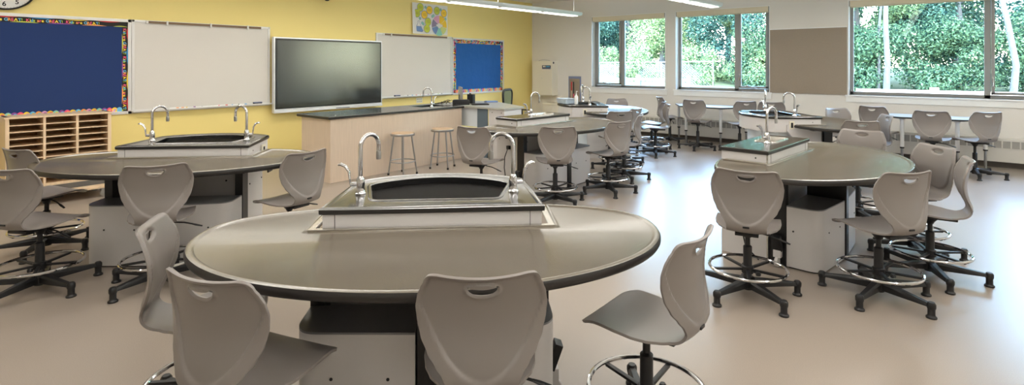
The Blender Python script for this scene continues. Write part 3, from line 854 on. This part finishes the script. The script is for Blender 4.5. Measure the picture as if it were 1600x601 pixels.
def board(name,label,x0,x1,z0,z1,paper,left,bw):
    t=thing(name,label,'bulletin board',((x0+x1)/2,WY,z0))
    ox=-(x0+x1)/2; 
    b=MB(); f=.04
    b.box(x0+ox,x1+ox,-.022,0,0,f,M_alu,.003); b.box(x0+ox,x1+ox,-.022,0,z1-z0-f,z1-z0,M_alu,.003)
    b.box(x0+ox,x0+ox+f,-.022,0,0,z1-z0,M_alu,.003); b.box(x1+ox-f,x1+ox,-.022,0,0,z1-z0,M_alu,.003); b.build('board_frame',t,0)
    b=MB(); b.box(x0+ox+f-.002,x1+ox-f+.002,-.010,0,f-.002,z1-z0-f+.002,paper); b.build('backing_paper',t,0)
    Mb=lambda x,z: Matrix(((1,0,0,x+ox),(0,0,-1,-.0115),(0,1,0,z),(0,0,0,1)))
    hz=z1-z0
    b=MB(); Ln=x1-x0-2*f
    border(b,Mb(x0+f,hz-f-bw),Ln,bw,left); b.build('lettered_border',t,0)
    b=MB(); Mr=Mb(x1-f-bw,hz-f-bw-.002)@Matrix.Rotation(-PI/2,4,'Z')@Matrix.Translation((0,0,0)); border(b,Mr,hz-2*f-bw-.004,bw,left); b.build('lettered_border',t,0)
    if left:
        b=MB(); Mr=Mb(x0+f,hz-f-bw-.002)@Matrix.Rotation(-PI/2,4,'Z'); border(b,Mr,hz-2*f-bw-.004,bw,left); b.build('lettered_border',t,0)
    b=MB(); scallop(b,Mb(x0+f+(bw if left else 0),f),Ln-bw*(2 if left else 1),bw*.9); b.build('scalloped_border',t,0)
    return t
zTop=Zw(419,41.5)
zTop=(Zw(208,31.8)+Zw(419,41.5))/2
bb_z0=Zw(204,177.5)
board('bulletin_board','large navy bulletin board with a black lettered border at the left',-1.0,X(204.7),bb_z0,zTop,M_navy,False,.066)
xa,xb=X(705.5),X(786.5); z2=Zw(745,60.5); z2b=Zw(745,145.8)
board('bulletin_board','small bright blue bulletin board at the right end of the yellow wall',xa,xb,z2b,z2,M_blue,True,.085)
def whiteboard(label,x0,x1,z0,z1,clips):
    t=thing('whiteboard',label,'whiteboard',((x0+x1)/2,WY,z0)); ox=(x1-x0)/2; h=z1-z0
    b=MB(); b.box(-ox,ox,-.018,0,.02,h,M_white); b.build('writing_surface',t,0)
    b=MB(); f=.03; b.box(-ox-.004,-ox+f,-.026,0,0,h,M_alu,.003); b.box(ox-f,ox+.004,-.026,0,0,h,M_alu,.003); b.box(-ox,ox,-.026,0,h-f,h,M_alu,.003); b.build('board_frame',t,0)
    b=MB(); b.box(-ox+.16,ox-.12,-.036,-.02,h-.045,h-.002,M_alu,.003); b.box(-ox+.19,ox-.15,-.038,-.03,h-.041,h-.008,M_cork); r=b.build('map_rail',t,0)
    for c in clips:
        b=MB(); b.box(-ox+c-.012,-ox+c+.012,-.05,-.03,h-.06,h+.004,M_alu,.004); b.build('rail_clip',r,0)
    b=MB(); b.box(-ox-.01,ox+.01,-.095,0,0,.012,M_alu,.003); b.box(-ox-.01,ox+.01,-.10,-.088,.0,.022,M_alu,.004); b.box(-ox,ox,-.02,0,-.02,.03,M_alu); b.build('marker_tray',t,0)
    return t
wx0,wx1=X(205)+.004,X(420.5); wz0=Zw(204,177)+.02
whiteboard('wide whiteboard between the navy bulletin board and the big display',wx0,wx1,wz0,zTop,(.42,1.0,1.55))
vx0,vx1=X(587),X(704.5); vz0=Zw(704,148)+.02; vz1=Zw(646,54.2)
whiteboard('whiteboard partly behind the big display, left of the bright blue board',vx0,vx1,vz0,vz1,(.35,))
def marker(x,z,m,lab,grp,ang):
    b=MB(); b.lathe([(.008,-.06),(.009,-.055),(.009,.025),(.0075,.027)],M_paper,(0,0,.009),10,'X'); b.lathe([(.0095,.025),(.0095,.058),(.007,.06)],m,(0,0,.009),10,'X')
    tag(b.build('marker',loc=(x,WY-.052,z+.0125),rotz=R(ang)),lab,'marker',grp)
mk=[(270,'orange'),(278,'orange'),(285,'gold'),(297,'purple'),(310,'ink'),(320,'green'),(328,'ink'),(336,'pink'),(347,'red'),(357,'azure'),(367,'ink'),(377,'azure')]
for i,(px,c) in enumerate(mk):
    m=M_ink if c=='ink' else PAL[c]; cn='black' if c=='ink' else c
    cnt=[q for q,(a,cc) in enumerate(mk) if cc==c]
    pos='' if len(cnt)==1 else (', first of its colour from the left' if i==cnt[0] else ', last of its colour' if i==cnt[-1] else ', second of its colour')
    marker(X(px),wz0,m,'%s-capped marker on the tray of the wide whiteboard%s'%(cn,pos),'markers on the wide whiteboard tray',random.uniform(-6,6))
mk2=[(632,'ink'),(639,'azure'),(645,'red'),(652,'orange'),(658,'pink'),(664,'purple'),(671,'ink'),(680,'green'),(685,'ink')]
for i,(px,c) in enumerate(mk2):
    m=M_ink if c=='ink' else PAL[c]; cn='black' if c=='ink' else c
    cnt=[q for q,(a,cc) in enumerate(mk2) if cc==c]
    pos='' if len(cnt)==1 else (', leftmost black one' if i==cnt[0] else ', rightmost black one' if i==cnt[-1] else ', middle black one')
    marker(X(px),vz0,m,'%s-capped marker on the tray above the counter sink%s'%(cn,pos),'markers on the right whiteboard tray',random.uniform(-6,6))
for px,z,lab in ((400,wz0,'black eraser at the right end of the wide whiteboard tray'),(618,vz0,'black eraser on the tray just right of the big display')):
    b=MB(); b.box(-.065,.065,-.022,.022,0,.03,M_ink,.004); b.box(-.065,.065,-.024,.024,.022,.034,M_slate,.003)
    tag(b.build('eraser',loc=(X(px),WY-.055,z+.0125),smooth=0),lab,'eraser')
# big display
DY=WY-.14
dx0,dz1=onY(428,57,DY); dx1,_=onY(597,64.5,DY); dz0=onY(428,177,DY)[1]; dz1=(dz1+onY(597,64.5,DY)[1])/2; dz0=(dz0+onY(597,165,DY)[1])/2
t=thing('interactive_display','large dark flat display with a thin white frame on the yellow wall','display',((dx0+dx1)/2,DY,dz0))
w=(dx1-dx0)/2; h=dz1-dz0
b=MB(); b.box(-w,w,0,.075,0,h,M_dispfr,.01); b.build('display_frame',t,30)
b=MB(); b.box(-w+.022,w-.022,-.003,.01,.065,h-.022,M_bezel,.002); b.build('bezel',t,0)
b=MB(); b.box(-w+.05,w-.05,-.005,.0,.085,h-.05,M_screen); b.build('screen',t,0)
b=MB(); b.box(-w,w,-.012,.01,0,.035,M_dispfr,.004); b.box(.06,.34,-.014,-.01,.012,.022,M_ink); b.box(-.5,-.36,-.014,-.01,.014,.02,M_alu); b.build('lower_ledge',t,0)
b=MB(); b.box(-w+.05,w-.05,.075,.14,.15,h-.2,M_black); b.build('wall_mount',t,0)
# poster
x0,x1=X(643),X(699); za,zb_=Zw(643,4),Zw(643,52.5)
zb_=(zb_+Zw(699,55))/2; za=(za+Zw(699,9))/2
t=thing('science_poster','white paper poster with yellow circles, a flask and a coloured wheel','poster',(x0,WY,zb_))
pw,ph=x1-x0,za-zb_
b=MB(); n=8; top=[];bot=[]
b.rings([[(pw*i/n,-.006-(.035 if i==0 else .012 if i==1 else 0),0) for i in range(n+1)],[(pw*i/n,-.006-(.012 if i==0 else 0),ph) for i in range(n+1)]],M_paper,False,False,closed=False)
b.build('poster_sheet',t,0)
Mp=Matrix(((pw,0,0,0),(0,0,-1,-.016),(0,ph,0,0),(0,0,0,1)))
def disc(b,cx,cy,r,m,z=0,a0=0,a1=360,ri=0,asp=1):
    n=24; vs=[]
    if a1-a0>=360: vs=[(cx+r*math.cos(2*PI*k/n),cy+r*asp*math.sin(2*PI*k/n),z) for k in range(n)]
    else:
        k=8; vs=[(cx+r*math.cos(R(a0+(a1-a0)*i/k)),cy+r*asp*math.sin(R(a0+(a1-a0)*i/k)),z) for i in range(k+1)]+[(cx+ri*math.cos(R(a1-(a1-a0)*i/k)),cy+ri*asp*math.sin(R(a1-(a1-a0)*i/k)),z) for i in range(k+1)]
    b.poly([Mp@Vector(v) for v in vs],m)
b=MB(); asp=pw/ph
for cx,cy,c in ((.22,.86,'lime'),(.47,.80,'gold'),(.68,.80,'lime'),(.88,.74,'gold'),(.13,.66,'lime'),(.33,.63,'gold'),(.43,.41,'lime'),(.40,.18,'lime')):
    disc(b,cx,cy,.088,M_slate,0,asp=asp); disc(b,cx,cy,.08,PAL[c],.001,asp=asp)
    for k in (-.03,0,.03): b.poly([Mp@Vector(v) for v in ((cx-.045,cy+k,.002),(cx+.045,cy+k,.002),(cx+.045,cy+k+.007,.002),(cx-.045,cy+k+.007,.002))],M_cork)
for cx,cy in ((.36,.88),(.79,.85),(.55,.60),(.58,.63),(.93,.55),(.21,.50),(.06,.44),(.27,.36),(.30,.33)): disc(b,cx,cy,.03,M_slate,0,asp=asp); disc(b,cx,cy,.024,PAL['teal'],.001,asp=asp)
b.build('printed_circles',t,0)
b=MB(); seg=['gold','gold','leafy','teal','greyblue','plum','rose']
for k,c in enumerate(seg):
    a=90-51.4*(k)+0 ; disc(b,.75,.31,.215,PAL[c],.0,a+1.5-51.4,a-1.5,.055,asp)
b.poly([Mp@Vector(v) for v in ((.66,.28,.002),(.84,.28,.002),(.84,.35,.002),(.66,.35,.002))],M_paper); b.build('printed_wheel',t,0)
b=MB()
for poly,m in (([(.15,.42),(.21,.42),(.21,.34),(.30,.10),(.27,.06),(.09,.08),(.06,.13),(.15,.34)],M_slate),([(.115,.24),(.245,.24),(.285,.11),(.26,.08),(.10,.09),(.075,.13)],PAL['greyblue'])):
    b.poly([Mp@Vector((x,y,.001+(.001 if m is not M_slate else 0))) for x,y in poly],m)
b.poly([Mp@Vector((x,y,.0015)) for x,y in [(.16,.41),(.20,.41),(.20,.34),(.235,.25),(.125,.25),(.16,.34)]],M_paper)
b.build('printed_flask',t,0)
# clock
cx,cz=X(6),Zw(6,-24); 
t=thing('wall_clock','round white wall clock with black numbers above the navy board','clock',(cx,WY,cz))
rC=.30
b=MB(); b.lathe([(rC,0),(rC,-.05),(rC-.012,-.055),(rC-.02,-.045),(rC-.02,0)],M_black,(0,0,0),48,'Y'); b.build('clock_rim',t,30)
b=MB(); b.lathe([(rC-.018,-.02),(rC-.018,0)],M_paper,(0,0,0),48,'Y'); b.build('clock_face',t,30)
b=MB()
for k in range(1,13):
    a=PI/2-2*PI*k/12; s=.075; tx=(rC-.075)*math.cos(a); tz=(rC-.075)*math.sin(a)
    wd=sum(glyph(c)[2]+.1 for c in str(k))*s
    write(b,str(k),s,Matrix(((1,0,0,tx-wd/2+.004),(0,0,-1,-.0215),(0,1,0,tz-.35*s),(0,0,0,1))),[M_ink],0,.1)
for k in range(60):
    a=2*PI*k/60; q=Matrix(((math.cos(a),-math.sin(a),0,0),(0,0,-1,-.0215),(math.sin(a),math.cos(a),0,0),(0,0,0,1))); b.poly([q@Vector(v) for v in ((rC-.032,-.001,0),(rC-.022,-.001,0),(rC-.022,.001,0),(rC-.032,.001,0))],M_ink)
b.build('numerals',t,0)
for ln,wd,an in ((.14,.010,100),(.2,.007,20)):
    a=R(an); b=MB(); q=Matrix(((math.cos(a),-math.sin(a),0,0),(0,0,-1,-.026),(math.sin(a),math.cos(a),0,0),(0,0,0,1))); b.poly([q@Vector(v) for v in ((-.03,-wd,0),(ln,-wd*.6,0),(ln,wd*.6,0),(-.03,wd,0))],M_ink); b.build('clock_hand',t,0)
# small wall camera above the display
x_,z_=onY(511,-3,WY-.12)
t=thing('wall_camera','small black dome camera high on the yellow wall above the display','camera',(x_,WY,z_))
b=MB(); b.lathe([(0,-.055),(.03,-.048),(.05,-.02),(.052,0),(.045,.02),(0.0,.03)],M_black,(0,-.12,0),20); b.build('camera_dome',t)
b=MB(); b.tube([(0,0,.03),(0,-.1,.03),(0,-.12,.02)],.015,M_blackmet,8); b.box(-.05,.10,-.02,0,-.0,.06,M_cork,.004); b.build('bracket',t)
# wall outlets
for px,py,lab in ((655,156.5,'four-gang socket plate on the yellow wall behind the maple counter'),(822,177,'socket plate low in the corner of the yellow wall')):
    x_,z_=onY(px,py,WY); b=MB(); b.box(-.085,.085,-.008,0,-.058,.058,M_outlet,.003)
    for u in (-.055,-.018,.018,.055): 
        for z in (-.025,.025): b.box(u-.008,u+.008,-.0095,-.007,z-.012,z+.012,M_grill)
    tag(b.build('wall_outlet',loc=(x_,WY,z_),smooth=0),lab,'outlet')

# ------------------------------------------------------------------ window wall corner items
y0_,zt_=onX(863,95,WX-.25); y1b,_=onX(832,95,WX-.25); zb2=onX(863,149.5,WX-.25)[1]; yhi=min(WY-.02,y1b)
t=thing('wall_cabinet','white metal wall box with a small dark label, in the corner','cabinet',(WX,0,0))
b=MB(); b.box(-.25,0,y0_,yhi,zb2,zt_,M_cab,.008); b.build('cabinet_body',t,0)
b=MB(); b.box(-.256,-.25,y0_+.012,yhi-.012,zb2+.015,zt_-.015,M_cab,.003); d=b.build('door',t,0)
ly0,lz1=onX(860.5,102,WX-.256); ly1,_=onX(847,102,WX-.256); lz0=lz1-.095
b=MB(); b.box(-.2585,-.256,ly0,ly1,lz0,lz1,M_slate); 
Mt=Matrix(((0,0,-1,-.2592),(-1,0,0,ly1-.01),(0,1,0,lz0+.042),(0,0,0,1))); 
b.box(-.259,-.2585,ly0+.004,ly1-.004,lz0+.034,lz1-.004,MATS['dark_ink'])
for i,(u,w_) in enumerate(((.10,.12),(.25,.10),(.38,.04),(.50,.14),(.68,.10),(.82,.08))):
    ww=ly1-ly0; ya_=ly1-u*ww; b.box(-.2600,-.2589,ya_-w_*ww,ya_,lz0+.044,lz1-.014,PAL['cyan'] if i>2 else M_paper)
for i in range(7):
    ww=ly1-ly0; ya_=ly1-(.08+.12*i)*ww; b.box(-.2594,-.2584,ya_-.08*ww,ya_,lz0+.010,lz0+.024,M_ink)
b.build('label_plate',d,0)
b=MB(); b.lathe([(.008,-.004),(.008,.004)],M_steel,(-.258,(y0_+yhi)/2,(zb2+zt_)/2),10,'X'); b.build('lock',d)
b=MB(); b.lathe([(.028,-.003),(.028,.003)],M_black,(-.20,y0_-.002,zt_-.05),14,'Y'); b.tube([(-.24,yhi-.2,zt_+.005),(-.23,(y0_+yhi)/2,zt_+.03),(-.22,y0_+.1,zt_+.01)],.005,M_steel,6); b.build('hanging_clip',t)
# safety sheet on the wall
pa,pz=onX(889,119,WX); pb_,_=onX(908,119,WX); pz0=max(.68,onX(898,165,WX)[1])
t=thing('supply_pocket','narrow framed holder with red and black markers on the wall left of the first window','wall holder',(WX,pb_,pz0))
pw=pa-pb_; ph=pz-pz0
b=MB(); b.box(-.02,0,0,pw,0,ph,M_slate,.004); b.build('backboard',t,0)
b=MB(); b.box(-.024,-.02,.03,pw-.03,.0,ph-.06,MATS['taupe_vinyl_panel']); b.build('pocket',t,0)
for i,(k,m,l) in enumerate(((.72,PAL['red'],.22),(.55,M_ink,.30),(.55,PAL['pink'],.10))):
    b=MB(); yy=pw*k; z1=ph-.14 if i<2 else ph-.42; b.lathe([(.012,z1-l),(.012,z1)],m,(-.036,yy,0),10); b.lathe([(.010,.02),(.010,z1-l)],M_wood,(-.036,yy,0),10); b.build('stored_tool',t)
# low cabinet in the corner
ya,_=onX(878,160,WX-.45); t=thing('corner_cabinet','low cream cabinet in the corner under the white wall box','cabinet',(WX,0,0))
yb2=min(WY-.03,onX(848,160,WX-.45)[0])
b=MB(); b.box(-.45,-.01,ya-.25,yb2,0,.62,M_cab,.004); b.build('cabinet_body',t,0)
b=MB(); b.box(-.47,-.0,ya-.27,yb2+.01,.62,.65,M_cab,.004); b.build('cabinet_top',t,0)
b=MB(); b.box(-.458,-.45,ya-.2,(ya+yb2)/2-.03,.08,.58,M_cab,.003); b.build('door',t,0)
b=MB(); b.box(-.458,-.45,(ya+yb2)/2-.02,yb2-.04,.08,.58,M_cab,.003); b.build('door',t,0)
# things on the far sink
o5=Vector((8.68,4.91,0)); R5=Matrix.Rotation(R(39.3),4,'Z')
def on5(u,v,z): q=o5+R5@Vector((u,v,0)); return (q.x,q.y,z)
t=thing('dish_bin','pale blue plastic bin resting on the far sink rim','bin',on5(.02,.66,.918),R(60))
b=MB(); o=roundpoly([(-.19,-.13),(.19,-.13),(.19,.13),(-.19,.13)],.05,5)
b.rings([[(x*.9,y*.9,0) for x,y in o],[(x,y,.085) for x,y in o],[(x*1.05,y*1.05,.087) for x,y in o],[(x*.98,y*.98,.085) for x,y in o],[(x*.88,y*.88,.01) for x,y in o]],M_bin); b.build('bin_shell',t)
b=MB(); b.box(-.03,.03,-.140,-.128,.045,.065,M_slate,.002); b.build('grip',t)
t=thing('soap_bottle','slim white pump bottle standing by the far sink','bottle',on5(-.30,.52,.917))
b=MB(); b.lathe([(.03,0),(.033,.01),(.033,.14),(.02,.16),(.012,.165)],M_paper,(0,0,0),16); b.build('bottle_body',t)
b=MB(); b.lathe([(.012,.165),(.012,.19),(.005,.195),(.005,.23)],M_paper,(0,0,0),12); b.tube([(0,0,.23),(.03,0,.235),(.05,0,.225)],.006,M_paper,8); b.build('pump',t)

# ------------------------------------------------------------------ pendant lights
def pendant(label,xe,ye,length,ang,first=None):
    if first: return dup(first,(xe,ye,2.70),ang,label,'long pendant strip lights')
    t=thing('pendant_light',label,'ceiling light',(xe,ye,2.70),ang,'long pendant strip lights')
    b=MB(); prof=[(-.125,.05),(-.105,.014),(-.06,0),(.06,0),(.105,.014),(.125,.05),(.125,.085),(.112,.085),(.10,.058),(-.10,.058),(-.112,.085),(-.125,.085)]
    b.rings([[(x_,y,z) for y,z in prof] for x_ in (-length,-.08)]+[[(0,y*.75,z*.7+.02) for y,z in prof]],M_lamp); b.build('lamp_housing',t,30)
    seg=1.15; x_=-.16; k=0
    while x_-seg>-length:
        b=MB(); b.box(x_-seg,x_,-.075,.075,-.006,.001,M_lens,.002); b.build('lamp_lens',t,0)
        b=MB(); b.box(x_-seg,x_,-.06,.06,.061,.066,M_lens); b.build('uplight_lens',t,0)
        x_-=seg+.10; k+=1
    x_=-.20
    while x_>-length:
        b=MB(); b.tube([(x_,0,.05),(x_+.006,.006,.25),(x_,0,ZC-2.70)],.0035,M_lamp,6); b.build('hanging_wire',t); x_-=2.4
    return t
AF=R(-3.9)
xe,ye=onZ(905,26,2.70); xe2,ye2=onZ(1122,12.5,2.70)
p=pendant('long white strip light hanging in front of the yellow wall',xe,ye,12.0,AF)
pendant('white strip light whose end hangs before the second window',xe2,ye2,12,AF,p)
pendant('strip light hanging over the right-hand side of the room, above the picture',xe2+.1,ye2-2.95,12,AF,p)
pendant('unseen strip light added behind the camera to brighten the near chairs',xe2+.2,ye2-5.6,12,AF,p)  # extra unseen row, added to lift the dim foreground
for i,(x_,y_) in enumerate(((xe,ye),(xe2,ye2),(xe2+.1,ye2-2.95),(xe2+.2,ye2-5.6))):
    for dirn,e in ((1,66),(-1,66)):
        l=bpy.data.lights.new('strip_light','AREA'); l.shape='RECTANGLE'; l.size=11.4; l.size_y=.14; l.energy=e; l.color=(1,.96,.91)
        o=bpy.data.objects.new('strip_light',l); COL.objects.link(o)
        cx_=Vector((x_,y_,0))+Matrix.Rotation(AF,3,'Z')@Vector((-6,0,0))
        o.location=(cx_.x,cx_.y,2.692 if dirn==1 else 2.77); o.rotation_euler=(0 if dirn==1 else PI,0,AF)

# ------------------------------------------------------------------ outside
def ground_z(x,y):
    t=max(0,min(1,(x-13)/15)); t=t*t*(3-2*t); return -.05+1.0*t+.25*math.sin(y*.23+x*.17)*t
b=MB(); nx,ny=26,40
V=[[b.bm.verts.new((WX+.3+i*3.0,-45+j*3.5,ground_z(WX+.3+i*3.0,-45+j*3.5))) for j in range(ny)] for i in range(nx)]
b.mats.append(M_grass)
for i in range(nx-1):
    for j in range(ny-1): b.bm.faces.new((V[i][j],V[i+1][j],V[i+1][j+1],V[i][j+1]))
tag(b.build('lawn',smooth=60),'pale sunlit grass rising behind the windows','ground')['kind']='structure'
def crown_mesh(name,rx,rz,nl,size,m,seed,low=0):
    rn=random.Random(seed); vs=[];fs=[]
    cl=[]
    for k in range(34):
        a=rn.uniform(0,2*PI); zz=rn.uniform(-1,1); q=math.sqrt(max(0,1-zz*zz)); rad=rn.uniform(.45,.95)
        cl.append((Vector((rx*rad*q*math.cos(a),rx*rad*q*math.sin(a),rz*rad*zz)),rn.uniform(.35,.7)*rx*.55))
    for i in range(nl):
        c,r=cl[i%len(cl)]
        d=Vector((rn.gauss(0,1),rn.gauss(0,1),rn.gauss(0,1))).normalized()*r*rn.uniform(.6,1.05)
        p=c+d; n=(d.normalized()+Vector((rn.gauss(0,.5),rn.gauss(0,.5),rn.gauss(.3,.5)))).normalized()
        t=n.orthogonal().normalized(); w=n.cross(t); an=rn.uniform(0,PI); t2=t*math.cos(an)+w*math.sin(an); w2=n.cross(t2)
        s=size*rn.uniform(.6,1.3); k=len(vs)
        vs+=[p-t2*s,p+w2*s*.45+n*s*.1,p+t2*s,p-w2*s*.45+n*s*.1]; fs.append((k,k+1,k+2,k+3))
    me=bpy.data.meshes.new(name); me.from_pydata([tuple(v) for v in vs],[],fs); me.materials.append(m); return me
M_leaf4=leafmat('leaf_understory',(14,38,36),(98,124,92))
CR=[crown_mesh('c1',2.6,3.2,32000,.066,M_leaf,1),crown_mesh('c2',2.4,2.8,32000,.062,M_leaf2,2),crown_mesh('c3',2.8,3.4,32000,.07,M_leaf3,3),crown_mesh('c4',1.5,1.2,9000,.06,M_leaf2,4),crown_mesh('c5',1.5,1.3,18000,.046,M_leaf4,5)]
def tree(x,y,kind,h,s,label,group,trunkr=.16,lean=0):
    z=ground_z(x,y); t=thing('tree' if kind<3 else 'shrub',label,'tree' if kind<3 else 'shrub',(x,y,z),random.uniform(0,6),group)
    o=bpy.data.objects.new('crown',CR[kind]); COL.objects.link(o); o.parent=t; o.location=(lean*.6,0,h); o.scale=(s,s,s*random.uniform(.9,1.15))
    if kind<3:
        b=MB(); b.tube([(0,0,-.2),(.1+lean*.3,0,h*.35),(-.05+lean*.7,.1,h*.7),(lean,0,h+.8)],[trunkr*1.3,trunkr,trunkr*.8,trunkr*.4],M_bark,10); tr_=b.build('trunk',t)
    return t
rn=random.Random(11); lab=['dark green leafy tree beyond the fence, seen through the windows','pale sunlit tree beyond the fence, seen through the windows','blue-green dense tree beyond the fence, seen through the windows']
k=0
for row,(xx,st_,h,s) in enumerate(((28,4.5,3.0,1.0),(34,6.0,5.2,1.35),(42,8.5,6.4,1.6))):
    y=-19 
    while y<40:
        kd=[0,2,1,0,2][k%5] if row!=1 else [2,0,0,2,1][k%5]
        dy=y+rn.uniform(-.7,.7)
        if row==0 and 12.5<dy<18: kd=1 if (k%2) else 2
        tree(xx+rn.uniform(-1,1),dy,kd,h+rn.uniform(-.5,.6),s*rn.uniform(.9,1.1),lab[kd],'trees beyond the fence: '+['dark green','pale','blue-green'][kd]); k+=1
        y+=st_
y=6.5
while y<30:
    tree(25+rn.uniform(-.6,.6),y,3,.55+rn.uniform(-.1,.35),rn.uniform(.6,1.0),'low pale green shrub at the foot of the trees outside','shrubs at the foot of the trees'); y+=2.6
y=-14.5
while y<6:
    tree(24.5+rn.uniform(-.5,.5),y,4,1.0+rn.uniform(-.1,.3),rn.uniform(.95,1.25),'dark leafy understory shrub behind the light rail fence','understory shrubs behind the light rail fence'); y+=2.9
# slender trunks seen in the big window
for px,dist,rr,ln in ((1384,22,.085,0.0),(1580,20,.075,-.5),(1372,24,.05,.2)):
    y,_=onX(px,100,dist); z=ground_z(dist,y); t=thing('slender_tree',{1384:'straight grey trunk in the left part of the big window',1580:'bent pale trunk seen through the rightmost casement',1372:'thin grey trunk just left of the straight one in the big window'}[px],'tree',(dist,y,z))
    b=MB(); b.tube([(0,0,-.2),(0,-.05+ln*.1,1.2),(0,.0+ln*-.15,2.4),(0,-ln*.6,3.6),(0,-ln*1.6,5.2),(0,-ln*2.4,6.6)],[rr*1.3,rr,rr*.9,rr*.8,rr*.6,rr*.3],M_bark,12); b.build('trunk',t)
    o=bpy.data.objects.new('crown',CR[0]); COL.objects.link(o); o.parent=t; o.location=(0.5,-ln*2,6.4); o.scale=(.7,.7,.6)
# wooden rail fence parallel to the building
t=thing('rail_fence','light wooden rail fence outside the big window','fence',(17,0,0))
b=MB(); b.box(-.06,.06,-12,1.9,.86,.98,M_wood,.01); b.build('top_rail',t,0)
b=MB(); b.box(-.04,.04,-12,1.9,.55,.66,M_wood,.01); b.build('lower_rail',t,0)
y=-12
while y<2.0:
    b=MB(); b.box(-.09,.09,y-.09,y+.09,-.2,1.05,M_wood,.015); b.build('post',t,0); y+=1.75
t=thing('rail_fence','grey two-rail fence beyond the first window','fence',(20.5,0,0))
b=MB(); b.box(-.04,.04,7.8,20,.96,1.07,M_woodg,.01); b.build('top_rail',t,0)
b=MB(); b.box(-.03,.03,7.8,20,.6,.68,M_woodg,.01); b.build('lower_rail',t,0)
y=7.8
while y<20.2:
    b=MB(); b.box(-.08,.08,y-.08,y+.08,.0,1.2,M_woodg,.012); b.build('post',t,0); y+=2.1
t=thing('chain_fence','grey chain-link fence under the trees beyond the first window','fence',(23.9,0,0))
b=MB(); b.tube([(0,8,1.75),(0,22,1.65)],.03,M_steel,8); b.build('top_rail',t)
b=MB(); yy=8
while yy<22: b.tube([(0,yy,.6),(0,min(22,yy+1.15),1.65)],.006,M_steel,4); b.tube([(0,yy+1.15,.6),(0,yy,1.65)],.006,M_steel,4); yy+=.12
b.build('wire_mesh',t)
yy=8
while yy<22.1: b=MB(); b.tube([(0,yy,.3),(0,yy,1.7)],.035,M_steel,8); b.build('post',t); yy+=2.4

# ------------------------------------------------------------------ light
w=bpy.data.worlds.new('sky'); scene.world=w; w.use_nodes=True; nt=w.node_tree; bg=nt.nodes['Background']
sk=nt.nodes.new('ShaderNodeTexSky'); sk.sky_type='NISHITA'; sk.sun_disc=False; sk.sun_elevation=R(48); sk.sun_rotation=R(250); sk.altitude=50; sk.air_density=1.2; sk.dust_density=.6
nt.links.new(sk.outputs[0],bg.inputs[0]); bg.inputs[1].default_value=7.0
sun=bpy.data.lights.new('sun','SUN'); sun.energy=3.0; sun.angle=R(.6); sun.color=(1,.96,.88)
so=bpy.data.objects.new('sun',sun); COL.objects.link(so)
dv=Vector((.62,.30,-.75)).normalized(); so.rotation_euler=dv.to_track_quat('-Z','Y').to_euler(); so.location=(0,0,12)
vs=scene.view_settings; vs.view_transform='Standard'; vs.look='None'; vs.exposure=.14; vs.gamma=1; vs.use_curve_mapping=False
scene.cycles.max_bounces=8; scene.cycles.diffuse_bounces=5; scene.cycles.glossy_bounces=4; scene.cycles.transparent_max_bounces=12
scene.cycles.sample_clamp_indirect=6
